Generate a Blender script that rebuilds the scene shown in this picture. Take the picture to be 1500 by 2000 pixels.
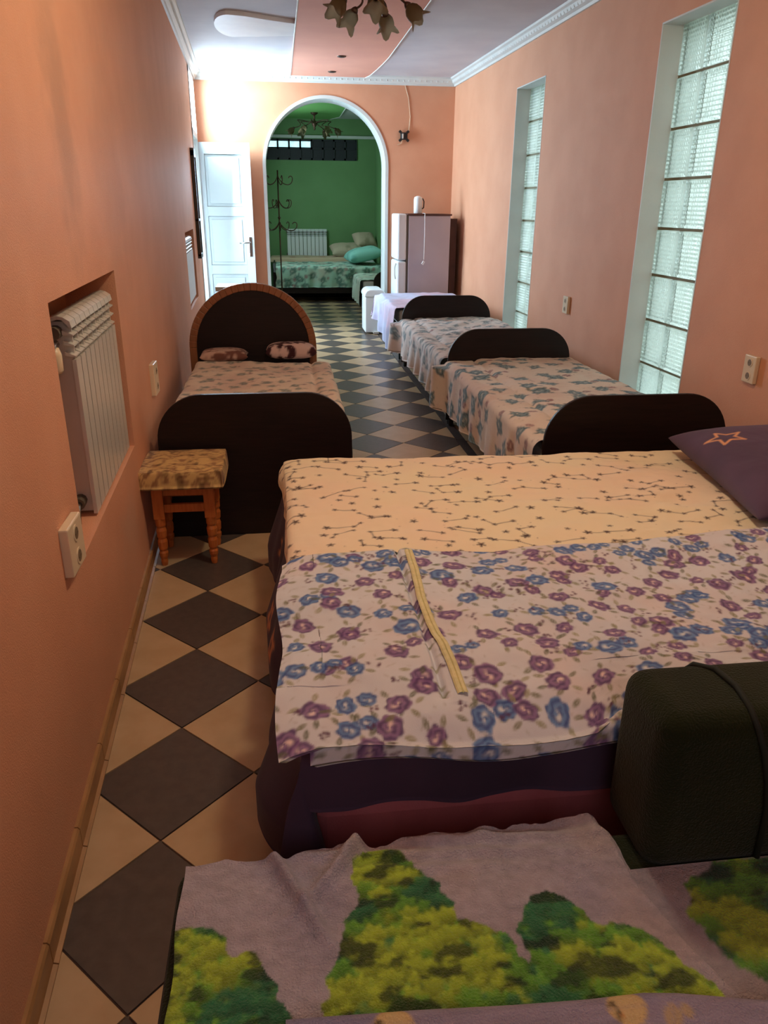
import bpy, bmesh, math, random
import numpy as np
from mathutils import Vector, Matrix

# ---------------------------------------------------------------- clear
for o in list(bpy.data.objects):
    bpy.data.objects.remove(o, do_unlink=True)
SC = bpy.context.scene
COL = SC.collection
D = 0.4667            # diagonal of one floor tile in metres: the plan below is written in this unit
H = 3.303             # camera height in that unit
random.seed(4)

# ---------------------------------------------------------------- camera
cam_d = bpy.data.cameras.new('camera'); cam = bpy.data.objects.new('camera', cam_d); COL.objects.link(cam)
SC.camera = cam
cam_d.sensor_fit = 'HORIZONTAL'; cam_d.sensor_width = 36.0; cam_d.lens = 36.0 * 1488.7 / 1500.0
cam_d.clip_start = 0.02; cam_d.clip_end = 200
YAW, PITCH, ROLL = 0.1282017, 0.3818061, 0.0086165
_f0 = Vector((math.sin(YAW), math.cos(YAW), 0)); _r0 = Vector((math.cos(YAW), -math.sin(YAW), 0))
_fw = _f0 * math.cos(PITCH) + Vector((0, 0, -math.sin(PITCH))); _up = _f0 * math.sin(PITCH) + Vector((0, 0, math.cos(PITCH)))
_r = _r0 * math.cos(ROLL) + _up * math.sin(ROLL); _u = _up * math.cos(ROLL) - _r0 * math.sin(ROLL)
cam.matrix_world = Matrix(((_r.x, _u.x, -_fw.x, 0), (_r.y, _u.y, -_fw.y, 0), (_r.z, _u.z, -_fw.z, H * D), (0, 0, 0, 1)))

# ---------------------------------------------------------------- exposure, world, lamps
SC.view_settings.view_transform = 'Standard'; SC.view_settings.look = 'None'
SC.view_settings.gamma = 1.0; SC.view_settings.use_curve_mapping = False
SC.view_settings.exposure = 0.0
world = bpy.data.worlds.new('sky'); SC.world = world; world.use_nodes = True
wn = world.node_tree; wn.nodes.clear()
w_out = wn.nodes.new('ShaderNodeOutputWorld'); w_bg = wn.nodes.new('ShaderNodeBackground')
w_tc = wn.nodes.new('ShaderNodeTexCoord'); w_sep = wn.nodes.new('ShaderNodeSeparateXYZ'); w_rmp = wn.nodes.new('ShaderNodeValToRGB')
w_rmp.color_ramp.elements[0].position = 0.47; w_rmp.color_ramp.elements[0].color = (0.13, 0.16, 0.12, 1)
w_rmp.color_ramp.elements[1].position = 0.53; w_rmp.color_ramp.elements[1].color = (0.80, 0.93, 0.93, 1)
w_map = wn.nodes.new('ShaderNodeMapRange'); w_map.inputs['From Min'].default_value = -1; w_map.inputs['From Max'].default_value = 1
wn.links.new(w_tc.outputs['Generated'], w_sep.inputs[0]); wn.links.new(w_sep.outputs['Z'], w_map.inputs['Value'])
wn.links.new(w_map.outputs[0], w_rmp.inputs[0]); wn.links.new(w_rmp.outputs[0], w_bg.inputs['Color'])
w_bg.inputs['Strength'].default_value = 2.7
wn.links.new(w_bg.outputs[0], w_out.inputs['Surface'])

def lamp(name, kind, loc, power, color, size=0.1, size_y=None, aim=None, spread=None):
    d = bpy.data.lights.new(name, kind); o = bpy.data.objects.new(name, d); COL.objects.link(o)
    d.energy = power; d.color = color; o.location = loc
    if kind == 'AREA':
        d.size = size
        if size_y: d.shape = 'RECTANGLE'; d.size_y = size_y
        if spread: d.spread = spread
        if aim is not None:
            o.rotation_euler = (Vector(aim)).to_track_quat('-Z', 'Z').to_euler()
    else:
        d.shadow_soft_size = size
    return o
# daylight pouring in through the open doorway in the left wall, far end
lamp('doorway_daylight', 'AREA', (-2.22 * D, 20.62 * D, 2.5 * D), 135, (0.58, 0.80, 1.0), 4.4 * D, 1.2 * D, aim=(1, -0.62, -0.10))
lamp('transom_daylight', 'AREA', (-2.20 * D, 21.35 * D, 5.6 * D), 75, (0.68, 0.90, 1.0), 1.1 * D, 1.3 * D, aim=(1, 0.0, -0.05))
# ceiling lamp burning above the near beds (out of the frame)
lamp('ceiling_bulb', 'POINT', (1.3 * D, 5.2 * D, 5.75 * D), 46, (1.0, 0.91, 0.62), 0.10)
lamp('rear_fill', 'AREA', (0.6 * D, -2.6 * D, 4.6 * D), 9, (0.95, 0.95, 1.0), 1.4, 1.2, aim=(0, 1, -0.25))  # fill light added behind the camera, no window stands there
# area light added to brighten the green room from its left side
lamp('green_room_fill', 'AREA', (-0.75 * D, 28.5 * D, 4.2 * D), 38, (0.72, 0.95, 0.98), 1.6, 1.2, aim=(1, 0.1, -0.25))

# ---------------------------------------------------------------- helpers
def lin(c):
    if isinstance(c, (tuple, list)) and max(c) > 1.0: c = [x / 255.0 for x in c[:3]]
    return tuple(((x / 12.92) if x <= 0.04045 else ((x + 0.055) / 1.055) ** 2.4) for x in c[:3])

def mat(name, c, rough=0.6, c2=None, nscale=8.0, bump=0.0, bscale=60.0, metal=0.0, spec=0.5, stretch=None, sheen=0.0, attr=None, coat=0.0):
    m = bpy.data.materials.new(name); m.use_nodes = True; nt = m.node_tree; b = nt.nodes['Principled BSDF']
    b.inputs['Roughness'].default_value = rough; b.inputs['Metallic'].default_value = metal
    b.inputs['Specular IOR Level'].default_value = spec
    if sheen: b.inputs['Sheen Weight'].default_value = sheen
    if coat: b.inputs['Coat Weight'].default_value = coat
    tc = nt.nodes.new('ShaderNodeTexCoord'); mp = nt.nodes.new('ShaderNodeMapping')
    nt.links.new(tc.outputs['Object'], mp.inputs['Vector'])
    if stretch: mp.inputs['Scale'].default_value = stretch
    if attr:
        a = nt.nodes.new('ShaderNodeAttribute'); a.attribute_name = attr
        nt.links.new(a.outputs['Color'], b.inputs['Base Color'])
    else:
        n = nt.nodes.new('ShaderNodeTexNoise'); n.inputs['Scale'].default_value = nscale; n.inputs['Detail'].default_value = 5
        nt.links.new(mp.outputs[0], n.inputs['Vector'])
        r = nt.nodes.new('ShaderNodeValToRGB')
        r.color_ramp.elements[0].position = 0.35; r.color_ramp.elements[1].position = 0.65
        r.color_ramp.elements[0].color = (*lin(c), 1); r.color_ramp.elements[1].color = (*lin(c2 or c), 1)
        nt.links.new(n.outputs['Fac'], r.inputs[0]); nt.links.new(r.outputs[0], b.inputs['Base Color'])
    if bump:
        n2 = nt.nodes.new('ShaderNodeTexNoise'); n2.inputs['Scale'].default_value = bscale; n2.inputs['Detail'].default_value = 4
        nt.links.new(mp.outputs[0], n2.inputs['Vector'])
        bp = nt.nodes.new('ShaderNodeBump'); bp.inputs['Strength'].default_value = bump; bp.inputs['Distance'].default_value = 0.01
        nt.links.new(n2.outputs['Fac'], bp.inputs['Height']); nt.links.new(bp.outputs[0], b.inputs['Normal'])
    return m

M = {}
M['wall'] = mat('salmon_wallpaper', (221, 162, 129), 0.62, (215, 155, 122), 3.0, 0.25, 260, spec=0.35)
M['wall_green'] = mat('green_wallpaper', (112, 154, 102), 0.7, (105, 147, 95), 2.0, 0.1, 200)
M['white'] = mat('white_paint', (214, 218, 216), 0.5, (206, 211, 210), 4, 0.05, 80)
M['ceiling'] = mat('ceiling_paint', (200, 198, 204), 0.75, (192, 190, 198), 3, 0.1, 90)
M['ceiling_lit'] = mat('ceiling_lit_tone', (236, 238, 242), 0.5, (228, 230, 236), 5)  # lighter ceiling tone, standing for the strong light on the teardrop
M['panel_pink'] = mat('pink_ceiling_paint', (222, 160, 140), 0.7, (214, 152, 134), 2, 0.1, 90)
M['green_panel'] = mat('green_ceiling_paint', (110, 170, 95), 0.7)
M['grout'] = mat('floor_grout', (120, 98, 84), 0.8)
M['tile_light'] = mat('cream_tile', (192, 164, 130), 0.30, (182, 153, 118), 9, 0.02, 60, spec=0.5)
M['tile_dark'] = mat('charcoal_tile', (88, 77, 72), 0.34, (78, 68, 64), 30, 0.03, 80, spec=0.5)
M['ivory_shade'] = mat('ivory_recess', (128, 108, 84), 0.5)
M['door'] = mat('door_paint', (196, 204, 206), 0.45, (190, 199, 202), 3)
M['skirting'] = mat('tan_tile', (176, 132, 88), 0.4, (160, 118, 76), 12)
M['darkwood'] = mat('dark_wenge_wood', (34, 22, 20), 0.42, (26, 16, 15), 7, 0.03, 50, stretch=(1, 1, 14), spec=0.28)
M['darkwood_edge'] = mat('wenge_edge', (70, 52, 44), 0.35)
M['oak'] = mat('oak_frame', (150, 96, 60), 0.4, (136, 84, 50), 8, stretch=(8, 8, 1))
M['pine'] = mat('pine_wood', (196, 112, 54), 0.38, (180, 96, 42), 14, 0.03, 50, stretch=(6, 6, 1))
M['print'] = mat('printed_cotton', (255, 255, 255), 0.85, attr='col', bump=0.12, bscale=420, spec=0.2, sheen=0.1)
M['terry'] = mat('printed_terry', (255, 255, 255), 0.95, attr='col', bump=0.9, bscale=260, spec=0.1, sheen=0.2)
M['purple'] = mat('dark_purple_cotton', (62, 46, 66), 0.8, (50, 38, 56), 12, 0.15, 200, sheen=0.2)
M['maroon'] = mat('maroon_cloth', (204, 110, 116), 0.8, (192, 98, 106), 10, 0.15, 220, sheen=0.15)
M['green_velour'] = mat('olive_velour', (38, 42, 18), 0.95, (28, 34, 15), 5, 0.5, 240, sheen=0.12, spec=0.1)
M['green_dark'] = mat('green_piping', (20, 28, 20), 0.8)
M['alu'] = mat('radiator_enamel', (206, 202, 194), 0.3, (196, 192, 184), 5, spec=0.6)
M['alu_dark'] = mat('radiator_gap', (96, 88, 76), 0.6)
M['chrome'] = mat('chrome', (180, 180, 178), 0.2, metal=1.0)
M['ivory'] = mat('ivory_plastic', (226, 208, 178), 0.35, (220, 200, 170), 3)
M['blackhole'] = mat('dark_plastic', (30, 26, 24), 0.6)
M['bronze'] = mat('bronze_metal', (92, 68, 56), 0.45, (74, 54, 44), 8, metal=0.6)
M['iron'] = mat('dark_iron', (70, 62, 50), 0.5, metal=0.4)
M['fridge'] = mat('grey_enamel', (190, 182, 190), 0.4, (182, 174, 184), 3)
M['fridge_white'] = mat('white_enamel', (226, 230, 232), 0.35)
M['brown'] = mat('brown_trim_shade', (92, 56, 46), 0.6, (74, 44, 38), 5)  # fridge top trim, and the slab that paints the fridge's shadow
M['mortar'] = mat('glazing_mortar', (128, 120, 96), 0.8)
M['metal_dark'] = mat('dark_leg_metal', (50, 54, 58), 0.5, metal=0.5)
M['zip'] = mat('cream_zip', (222, 212, 160), 0.6, (206, 198, 146), 60)
M['window_dark'] = mat('dark_window_frame', (34, 38, 46), 0.6)

def glass_mat(name, c, tr, rough=0.2, translucent=0.5):
    m = bpy.data.materials.new(name); m.use_nodes = True; nt = m.node_tree; nt.nodes.clear()
    o = nt.nodes.new('ShaderNodeOutputMaterial'); g = nt.nodes.new('ShaderNodeBsdfGlass'); g.inputs['Roughness'].default_value = rough
    g.inputs['Color'].default_value = (*c, 1); t = nt.nodes.new('ShaderNodeBsdfTranslucent'); t.inputs['Color'].default_value = (*tr, 1)
    n = nt.nodes.new('ShaderNodeTexNoise'); n.inputs['Scale'].default_value = 7; tcx = nt.nodes.new('ShaderNodeTexCoord'); nt.links.new(tcx.outputs['Object'], n.inputs['Vector'])
    r = nt.nodes.new('ShaderNodeMapRange'); r.inputs['To Min'].default_value = translucent - 0.25; r.inputs['To Max'].default_value = translucent + 0.25
    nt.links.new(n.outputs['Fac'], r.inputs['Value'])
    x = nt.nodes.new('ShaderNodeMixShader'); nt.links.new(r.outputs[0], x.inputs[0])
    nt.links.new(g.outputs[0], x.inputs[1]); nt.links.new(t.outputs[0], x.inputs[2]); nt.links.new(x.outputs[0], o.inputs['Surface'])
    return m
M['glass_block'] = glass_mat('glass_block', (0.95, 1.0, 0.99), (0.86, 0.94, 0.92), 0.12, 0.45)
M['tulip'] = glass_mat('frosted_tulip_glass', (0.75, 0.7, 0.6), (0.5, 0.43, 0.32), 0.4, 0.7)
M['pane'] = glass_mat('clear_pane', (0.8, 0.95, 1.0), (0.6, 0.8, 0.85), 0.1, 0.3)

def V(x, y, z): return Vector((x * D, y * D, z * D))

def empty(name, loc=(0, 0, 0), label=None, cat=None, group=None, kind=None):
    o = bpy.data.objects.new(name, None); COL.objects.link(o); o.location = loc; o.empty_display_size = 0.1
    tag(o, label, cat, group, kind); return o
def tag(o, label=None, cat=None, group=None, kind=None):
    if label: o['label'] = label
    if cat: o['category'] = cat
    if group: o['group'] = group
    if kind: o['kind'] = kind
    return o
def obj(name, me, m, parent=None, smooth=False, bevel=0.0):
    if isinstance(me, bmesh.types.BMesh):
        d = bpy.data.meshes.new(name); bmesh.ops.recalc_face_normals(me, faces=me.faces); me.to_mesh(d); me.free(); me = d
    o = bpy.data.objects.new(name, me); COL.objects.link(o)
    if m is not None and len(me.materials) == 0: me.materials.append(m)
    if smooth: me.polygons.foreach_set('use_smooth', [True] * len(me.polygons))
    if parent is not None:
        o.parent = parent; o.matrix_parent_inverse = Matrix.Translation(-parent.location) if parent.matrix_parent_inverse == Matrix() or True else Matrix()
        # vertices are given in world coordinates: keep them there
        pw = Matrix.Translation(Vector(parent.get('w0', parent.location))); o.matrix_parent_inverse = pw.inverted()
    if bevel:
        b = o.modifiers.new('bevel', 'BEVEL'); b.width = bevel; b.segments = 2; b.limit_method = 'ANGLE'; b.angle_limit = math.radians(40)
    return o
def bx(bm, c, s, rot=None):
    """box by centre and size (metres)"""
    r = bmesh.ops.create_cube(bm, size=1.0); vs = r['verts']
    for v in vs: v.co = Vector((v.co.x * s[0], v.co.y * s[1], v.co.z * s[2]))
    if rot is not None:
        for v in vs: v.co = rot @ v.co
    for v in vs: v.co += Vector(c)
    return vs
def bb(bm, lo, hi):
    lo = Vector(lo); hi = Vector(hi); return bx(bm, (lo + hi) / 2, hi - lo)
def box(name, lo, hi, m, parent=None, bevel=0.0):
    bm = bmesh.new(); bb(bm, lo, hi); return obj(name, bm, m, parent, bevel=bevel)
def tube(bm, pts, r, seg=8, cap=True):
    pts = [Vector(p) for p in pts]; rings = []; n = len(pts)
    rr = r if isinstance(r, (list, tuple)) else [r] * n
    up = Vector((0, 0, 1)); prev = None
    for i, p in enumerate(pts):
        t = (pts[min(i + 1, n - 1)] - pts[max(i - 1, 0)]).normalized()
        if prev is None:
            a = t.cross(up); a = a if a.length > 1e-3 else t.cross(Vector((1, 0, 0)))
        else:
            a = prev - t * prev.dot(t)
        a.normalize(); prev = a; b = t.cross(a)
        rings.append([bm.verts.new(p + (a * math.cos(2 * math.pi * k / seg) + b * math.sin(2 * math.pi * k / seg)) * rr[i]) for k in range(seg)])
    for i in range(n - 1):
        for k in range(seg):
            bm.faces.new((rings[i][k], rings[i][(k + 1) % seg], rings[i + 1][(k + 1) % seg], rings[i + 1][k]))
    if cap:
        bm.faces.new(rings[0][::-1]); bm.faces.new(rings[-1])
def lathe(bm, c, prof, seg=16, rot=None):
    """prof: list of (radius, z) from bottom to top"""
    rings = []; c = Vector(c)
    for (r, z) in prof:
        ring = []
        for k in range(seg):
            p = Vector((r * math.cos(2 * math.pi * k / seg), r * math.sin(2 * math.pi * k / seg), z))
            if rot is not None: p = rot @ p
            ring.append(bm.verts.new(p + c))
        rings.append(ring)
    for i in range(len(rings) - 1):
        for k in range(seg):
            bm.faces.new((rings[i][k], rings[i][(k + 1) % seg], rings[i + 1][(k + 1) % seg], rings[i + 1][k]))
    bm.faces.new(rings[0][::-1]); bm.faces.new(rings[-1])
def prism(bm, poly, z0, z1):
    a = [bm.verts.new((p[0], p[1], z0)) for p in poly]; b = [bm.verts.new((p[0], p[1], z1)) for p in poly]
    n = len(poly); bm.faces.new(a[::-1]); bm.faces.new(b)
    for i in range(n): bm.faces.new((a[i], a[(i + 1) % n], b[(i + 1) % n], b[i]))
def prism_dir(bm, pts, vec):
    a = [bm.verts.new(p) for p in pts]; b = [bm.verts.new(Vector(p) + Vector(vec)) for p in pts]
    n = len(pts); bm.faces.new(a[::-1]); bm.faces.new(b)
    for i in range(n): bm.faces.new((a[i], a[(i + 1) % n], b[(i + 1) % n], b[i]))

# wall lines (plan units)
def LX(y): return -1.10 - 0.0435 * y
def RX(y): return 5.34 - 0.029 * y
YB = 22.4            # back wall
YN = -3.0            # wall behind the camera
ZC = 6.42            # ceiling
def Lp(y, z, off=0.0): return V(LX(y) + off, y, z)
def Rp(y, z, off=0.0): return V(RX(y) + off, y, z)

# ---------------------------------------------------------------- walls
def side_wall(name, fn, sgn, holes, niches, y0, y1, thick=0.75, m=None):
    """wall following x = fn(y); sgn = direction away from the room. holes/niches: (ya, yb, za, zb[, depth])"""
    ys = sorted({y0, y1} | {h[0] for h in holes + niches} | {h[1] for h in holes + niches})
    zs = sorted({0.0, ZC + 0.05} | {h[2] for h in holes + niches} | {h[3] for h in holes + niches})
    bm = bmesh.new()
    def cell(ya, yb, za, zb, o0, o1):
        P = [V(fn(ya) + sgn * o0, ya, za), V(fn(yb) + sgn * o0, yb, za), V(fn(yb) + sgn * o1, yb, za), V(fn(ya) + sgn * o1, ya, za)]
        prism_dir(bm, P, (0, 0, (zb - za) * D))
    for i in range(len(ys) - 1):
        for k in range(len(zs) - 1):
            ya, yb, za, zb = ys[i], ys[i + 1], zs[k], zs[k + 1]; yc = (ya + yb) / 2; zc = (za + zb) / 2
            if any(h[0] < yc < h[1] and h[2] < zc < h[3] for h in holes): continue
            nn = [h for h in niches if h[0] < yc < h[1] and h[2] < zc < h[3]]
            if nn: cell(ya, yb, za, zb, nn[0][4], thick)
            else: cell(ya, yb, za, zb, 0, thick)
    return tag(obj(name, bm, m or M['wall']), kind='structure')
N1 = (4.53, 6.86, 1.27, 2.79, 0.42); N2 = (15.17, 17.62, 1.43, 2.82, 0.42)
DOOR = (20.0, 21.93, 0.0, 6.2)
def stained_wall():
    m = M['wall'].copy(); m.name = 'salmon_wallpaper_stained'; nt = m.node_tree; b = nt.nodes['Principled BSDF']; src = b.inputs['Base Color'].links[0].from_socket
    tc = nt.nodes.new('ShaderNodeTexCoord'); prev = src
    for (cy, cz, sy, sz, amt, colr) in ((5.55, 3.9, .42, 1.15, .38, (140, 112, 92)), (6.2, .75, .8, .35, .22, (196, 180, 164)), (7.2, 3.4, 1.0, 1.5, .15, (150, 118, 100))):
        mp = nt.nodes.new('ShaderNodeMapping'); mp.inputs['Location'].default_value = (0, -cy / sy, -cz / sz); mp.inputs['Scale'].default_value = (0, 1 / (sy * D), 1 / (sz * D))
        nz = nt.nodes.new('ShaderNodeTexNoise'); nz.inputs['Scale'].default_value = 9; nt.links.new(tc.outputs['Object'], nz.inputs['Vector'])
        ln = nt.nodes.new('ShaderNodeVectorMath'); ln.operation = 'LENGTH'; nt.links.new(tc.outputs['Object'], mp.inputs['Vector']); nt.links.new(mp.outputs[0], ln.inputs[0])
        ad = nt.nodes.new('ShaderNodeMath'); ad.operation = 'ADD'; nt.links.new(ln.outputs['Value'], ad.inputs[0]); nt.links.new(nz.outputs['Fac'], ad.inputs[1])
        mr_ = nt.nodes.new('ShaderNodeMapRange'); mr_.interpolation_type = 'SMOOTHSTEP'; mr_.inputs['From Min'].default_value = 1.65; mr_.inputs['From Max'].default_value = .6; mr_.inputs['To Max'].default_value = amt
        nt.links.new(ad.outputs[0], mr_.inputs['Value'])
        mx = nt.nodes.new('ShaderNodeMix'); mx.data_type = 'RGBA'; nt.links.new(mr_.outputs[0], mx.inputs[0]); nt.links.new(prev, mx.inputs[6]); mx.inputs[7].default_value = (*lin(colr), 1); prev = mx.outputs[2]
    nt.links.new(prev, b.inputs['Base Color']); return m
wall_left = side_wall('wall_left', LX, -1, [DOOR], [N1, N2], YN, YB, m=stained_wall())
W1 = (9.27, 11.02, 0.5, 5.54); W2 = (15.37, 17.05, 0.5, 5.54)
wall_right = side_wall('wall_right', RX, 1, [W1, W2], [], YN, YB + 0.9)
# back wall with the arch
AX0, AX1, AZ = -0.39, 2.88, 4.28
AC, AR = (AX0 + AX1) / 2, (AX1 - AX0) / 2
bm = bmesh.new()
TB = 0.85
xl, xr = LX(YB) - 0.75, RX(YB) + 0.1
bb(bm, V(xl, YB, 0), V(AX0, YB + TB, ZC)); bb(bm, V(AX1, YB, 0), V(xr, YB + TB, ZC))
NS = 40
for i in range(NS):
    a0 = math.pi - math.pi * i / NS; a1 = math.pi - math.pi * (i + 1) / NS
    x0, z0 = AC + AR * math.cos(a0), AZ + AR * math.sin(a0); x1, z1 = AC + AR * math.cos(a1), AZ + AR * math.sin(a1)
    prism_dir(bm, [V(x0, YB, z0), V(x1, YB, z1), V(x1, YB, ZC), V(x0, YB, ZC)], (0, TB * D, 0))
tag(obj('wall_back', bm, M['wall']), kind='structure')
# white arch lining
bm = bmesh.new()
def arch_pts(r, xo=0):
    pts = [(AC - r, 0.0)] + [(AC + r * math.cos(math.pi - math.pi * i / NS), AZ + r * math.sin(math.pi - math.pi * i / NS)) for i in range(NS + 1)] + [(AC + r, 0.0)]
    return pts
oi, oo = arch_pts(AR - 0.035), arch_pts(AR + 0.045)
for i in range(len(oi) - 1):
    prism_dir(bm, [V(oi[i][0], YB - 0.02, oi[i][1]), V(oi[i + 1][0], YB - 0.02, oi[i + 1][1]), V(oo[i + 1][0], YB - 0.02, oo[i + 1][1]), V(oo[i][0], YB - 0.02, oo[i][1])], (0, 0.03 * D, 0))
oo2 = arch_pts(AR - 0.002)
for i in range(len(oi) - 1):
    prism_dir(bm, [V(oi[i][0], YB - 0.01, oi[i][1]), V(oi[i + 1][0], YB - 0.01, oi[i + 1][1]), V(oo2[i + 1][0], YB - 0.01, oo2[i + 1][1]), V(oo2[i][0], YB - 0.01, oo2[i][1])], (0, (TB + 0.02) * D, 0))
tag(obj('trim_1', bm, M['white']), kind='structure', label='white painted edge of the arched opening')
# wall behind the camera
tag(box('wall_front', V(LX(YN) - .8, YN - .5, 0), V(RX(YN) + .8, YN, ZC), M['wall']), kind='structure')

# ---------------------------------------------------------------- floor and tiles
floor = box('floor', V(-3.2, YN - .5, -0.6), V(6.3, 34, -0.012), M['grout']); tag(floor, kind='structure')
TA, TY = -0.806, 6.397
def clip(poly, a, b, c):   # keep a*x+b*y<=c
    out = []
    for i in range(len(poly)):
        p, r = poly[i], poly[(i + 1) % len(poly)]; dp = a * p[0] + b * p[1] - c; dr = a * r[0] + b * r[1] - c
        if dp <= 0: out.append(p)
        if (dp < 0 < dr) or (dr < 0 < dp):
            t = dp / (dp - dr); out.append((p[0] + (r[0] - p[0]) * t, p[1] + (r[1] - p[1]) * t))
    return out
def area(p): return 0.5 * abs(sum(p[i][0] * p[(i + 1) % len(p)][1] - p[(i + 1) % len(p)][0] * p[i][1] for i in range(len(p))))
h = 0.5 - 0.008
tile_me = {}
def tile_mesh(dark):
    if dark not in tile_me:
        bm = bmesh.new(); prism(bm, [(-h * D, 0), (0, -h * D), (h * D, 0), (0, h * D)], -0.005, 0.0)
        d = bpy.data.meshes.new('tile'); bmesh.ops.recalc_face_normals(bm, faces=bm.faces); bm.to_mesh(d); bm.free()
        d.materials.append(M['tile_dark'] if dark else M['tile_light']); tile_me[dark] = d
    return tile_me[dark]
rest = {True: bmesh.new(), False: bmesh.new()}
ntile = 0
for i in range(-8, 14):
    for j in range(-20, 60):
        for dark in (True, False):
            cx, cy = (TA + i * 0.5 * 2, TY + j - 0.5) if dark else (TA + i + 0.5, TY + j)
            poly0 = [(cx - h, cy), (cx, cy - h), (cx + h, cy), (cx, cy + h)]
            if cy < YN - 1 or cy > 33.6: continue
            for reg in ('aisle', 'beds', 'green'):
                poly = poly0
                if reg == 'aisle':
                    poly = clip(poly, -1, -0.0435, 1.10); poly = clip(poly, 1, 0, 2.515); poly = clip(poly, 0, 1, YB + 0.3); poly = clip(poly, 0, -1, -YN)
                elif reg == 'beds':
                    poly = clip(poly, -1, 0, -2.66); poly = clip(poly, 1, 0.029, 5.34); poly = clip(poly, 0, 1, YB); poly = clip(poly, 0, -1, -YN)
                else:
                    poly = clip(poly, -1, 0, 0.95); poly = clip(poly, 1, 0, 3.78); poly = clip(poly, 0, 1, 33.05); poly = clip(poly, 0, -1, -(YB + 0.31))
                if len(poly) < 3 or area(poly) < 0.004: continue
                if reg == 'aisle' and 1.5 < cy < 22.6 and area(poly) > 0.04:
                    if area(poly) > 0.5 * (2 * h) ** 2 * 0.999:
                        o = obj('tile', tile_mesh(dark), None, None); o.parent = floor; o.location = (cx * D, cy * D, 0)
                    else:
                        bm = bmesh.new(); prism(bm, [(p[0] * D, p[1] * D) for p in poly], -0.005, 0.0)
                        o = obj('tile', bm, M['tile_dark'] if dark else M['tile_light'], None); o.parent = floor
                    ntile += 1
                else:
                    prism(rest[dark], [(p[0] * D, p[1] * D) for p in poly], -0.005, 0.0)
for dk in (True, False):
    o = obj('tile', rest[dk], M['tile_dark'] if dk else M['tile_light']); o.parent = floor; o['kind'] = 'stuff'
y = YN
bm_first = None
while y < YB:       # dark border row along the right-hand beds
    y2 = min(y + 0.70, YB)
    o = box('tile', (2.525 * D, (y + .006) * D, -0.005), (2.65 * D, (y2 - .006) * D, 0), M['tile_dark']); o.parent = floor; y = y2
print('tiles', ntile)

# skirting along the left wall, in tile lengths
bl = empty('baseboard_left', (0, 0, 0), kind='structure')
y = YN
segs = [(YN, DOOR[0])]
while y < DOOR[0] - .01:
    y2 = min(y + 0.71, DOOR[0]); bm = bmesh.new()
    a, b2 = y + .004, y2 - .004
    prof = [(0.0, 0.0), (0.05, 0.0), (0.05, 0.012), (0.028, 0.018), (0.028, 0.135), (0.018, 0.15), (0.0, 0.15)]
    A = [bm.verts.new(V(LX(a) + p[0], a, p[1])) for p in prof]; Bv = [bm.verts.new(V(LX(b2) + p[0], b2, p[1])) for p in prof]
    for k in range(len(prof)): bm.faces.new((A[k], A[(k + 1) % len(prof)], Bv[(k + 1) % len(prof)], Bv[k]))
    bm.faces.new(A[::-1]); bm.faces.new(Bv)
    obj('skirting_tile', bm, M['skirting'], bl); y = y2
# ---------------------------------------------------------------- ceiling, cornice, panels
ceiling = box('ceiling', V(-3.2, YN - .5, ZC), V(6.3, YB + TB, ZC + 0.4), M['ceiling']); tag(ceiling, kind='structure')
def cornice(name, pts_fn, n, m=M['white']):
    prof = [(0, 6.23), (0.035, 6.23), (0.05, 6.27), (0.10, 6.30), (0.13, 6.36), (0.17, 6.385), (0.18, 6.42), (0, 6.42)]
    bm = bmesh.new(); rings = []
    for i in (0, 1): rings.append([bm.verts.new(pts_fn(i, p[0], p[1])) for p in prof])
    for k in range(len(prof)): bm.faces.new((rings[0][k], rings[0][(k + 1) % 8], rings[1][(k + 1) % 8], rings[1][k]))
    bm.faces.new(rings[0][::-1]); bm.faces.new(rings[1])
    o = obj(name, bm, m); tag(o, kind='structure')
    bm = bmesh.new()
    for q in range(n):   # little moulded leaves along the cornice
        t = (q + .5) / n; P0 = pts_fn(0, 0.075, 6.30).lerp(pts_fn(1, 0.075, 6.30), t); P1 = pts_fn(0, 0.125, 6.345).lerp(pts_fn(1, 0.125, 6.345), t)
        ax = (pts_fn(1, 0, 6.3) - pts_fn(0, 0, 6.3)).normalized() * 0.022
        md = (P0 + P1) / 2 + (pts_fn(0, 0.2, 6.23) - pts_fn(0, 0.1, 6.33)).normalized() * 0.012
        vs = [bm.verts.new(p) for p in (P0, (P0 + P1) / 2 + ax, P1, (P0 + P1) / 2 - ax, md)]
        for k in range(4): bm.faces.new((vs[k], vs[(k + 1) % 4], vs[4]))
    c = obj('moulding_leaves', bm, m, None); c.parent = o; c['kind'] = 'stuff'
    return o
cornice('trim_2', lambda i, d, z: V(LX((YN, YB)[i]) + d, (YN, YB)[i], z), 170)
cornice('trim_3', lambda i, d, z: V(RX((YN, YB)[i]) - d, (YN, YB)[i], z), 170)
cornice('trim_4', lambda i, d, z: V((LX(YB), RX(YB))[i], YB - d, z), 46)

def slab(name, poly, z0, z1, m, parent=None, **k):
    bm = bmesh.new(); prism(bm, [(p[0] * D, p[1] * D) for p in poly], z0 * D, z1 * D); o = obj(name, bm, m, parent); tag(o, **k) if k else None; return o
panel_poly = [(0.37, 22.12), (0.47, YN), (2.50, YN), (2.50, 19.2), (2.47, 20.0), (2.42, 20.9), (2.36, 21.7), (2.28, 22.12)]
pc = slab('ceiling_panel', panel_poly, ZC - 0.075, ZC - 0.002, M['panel_pink']); tag(pc, kind='structure', label='pink dropped ceiling panel running down the middle of the room')
bm = bmesh.new()
for i in range(len(panel_poly)):
    if i == 1: continue
    a, b2 = panel_poly[i], panel_poly[(i + 1) % len(panel_poly)]
    tube(bm, [V(a[0], a[1], ZC - 0.075), V(b2[0], b2[1], ZC - 0.075)], 0.006, 6)
obj('edge_bead', bm, M['white'], pc)
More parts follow.
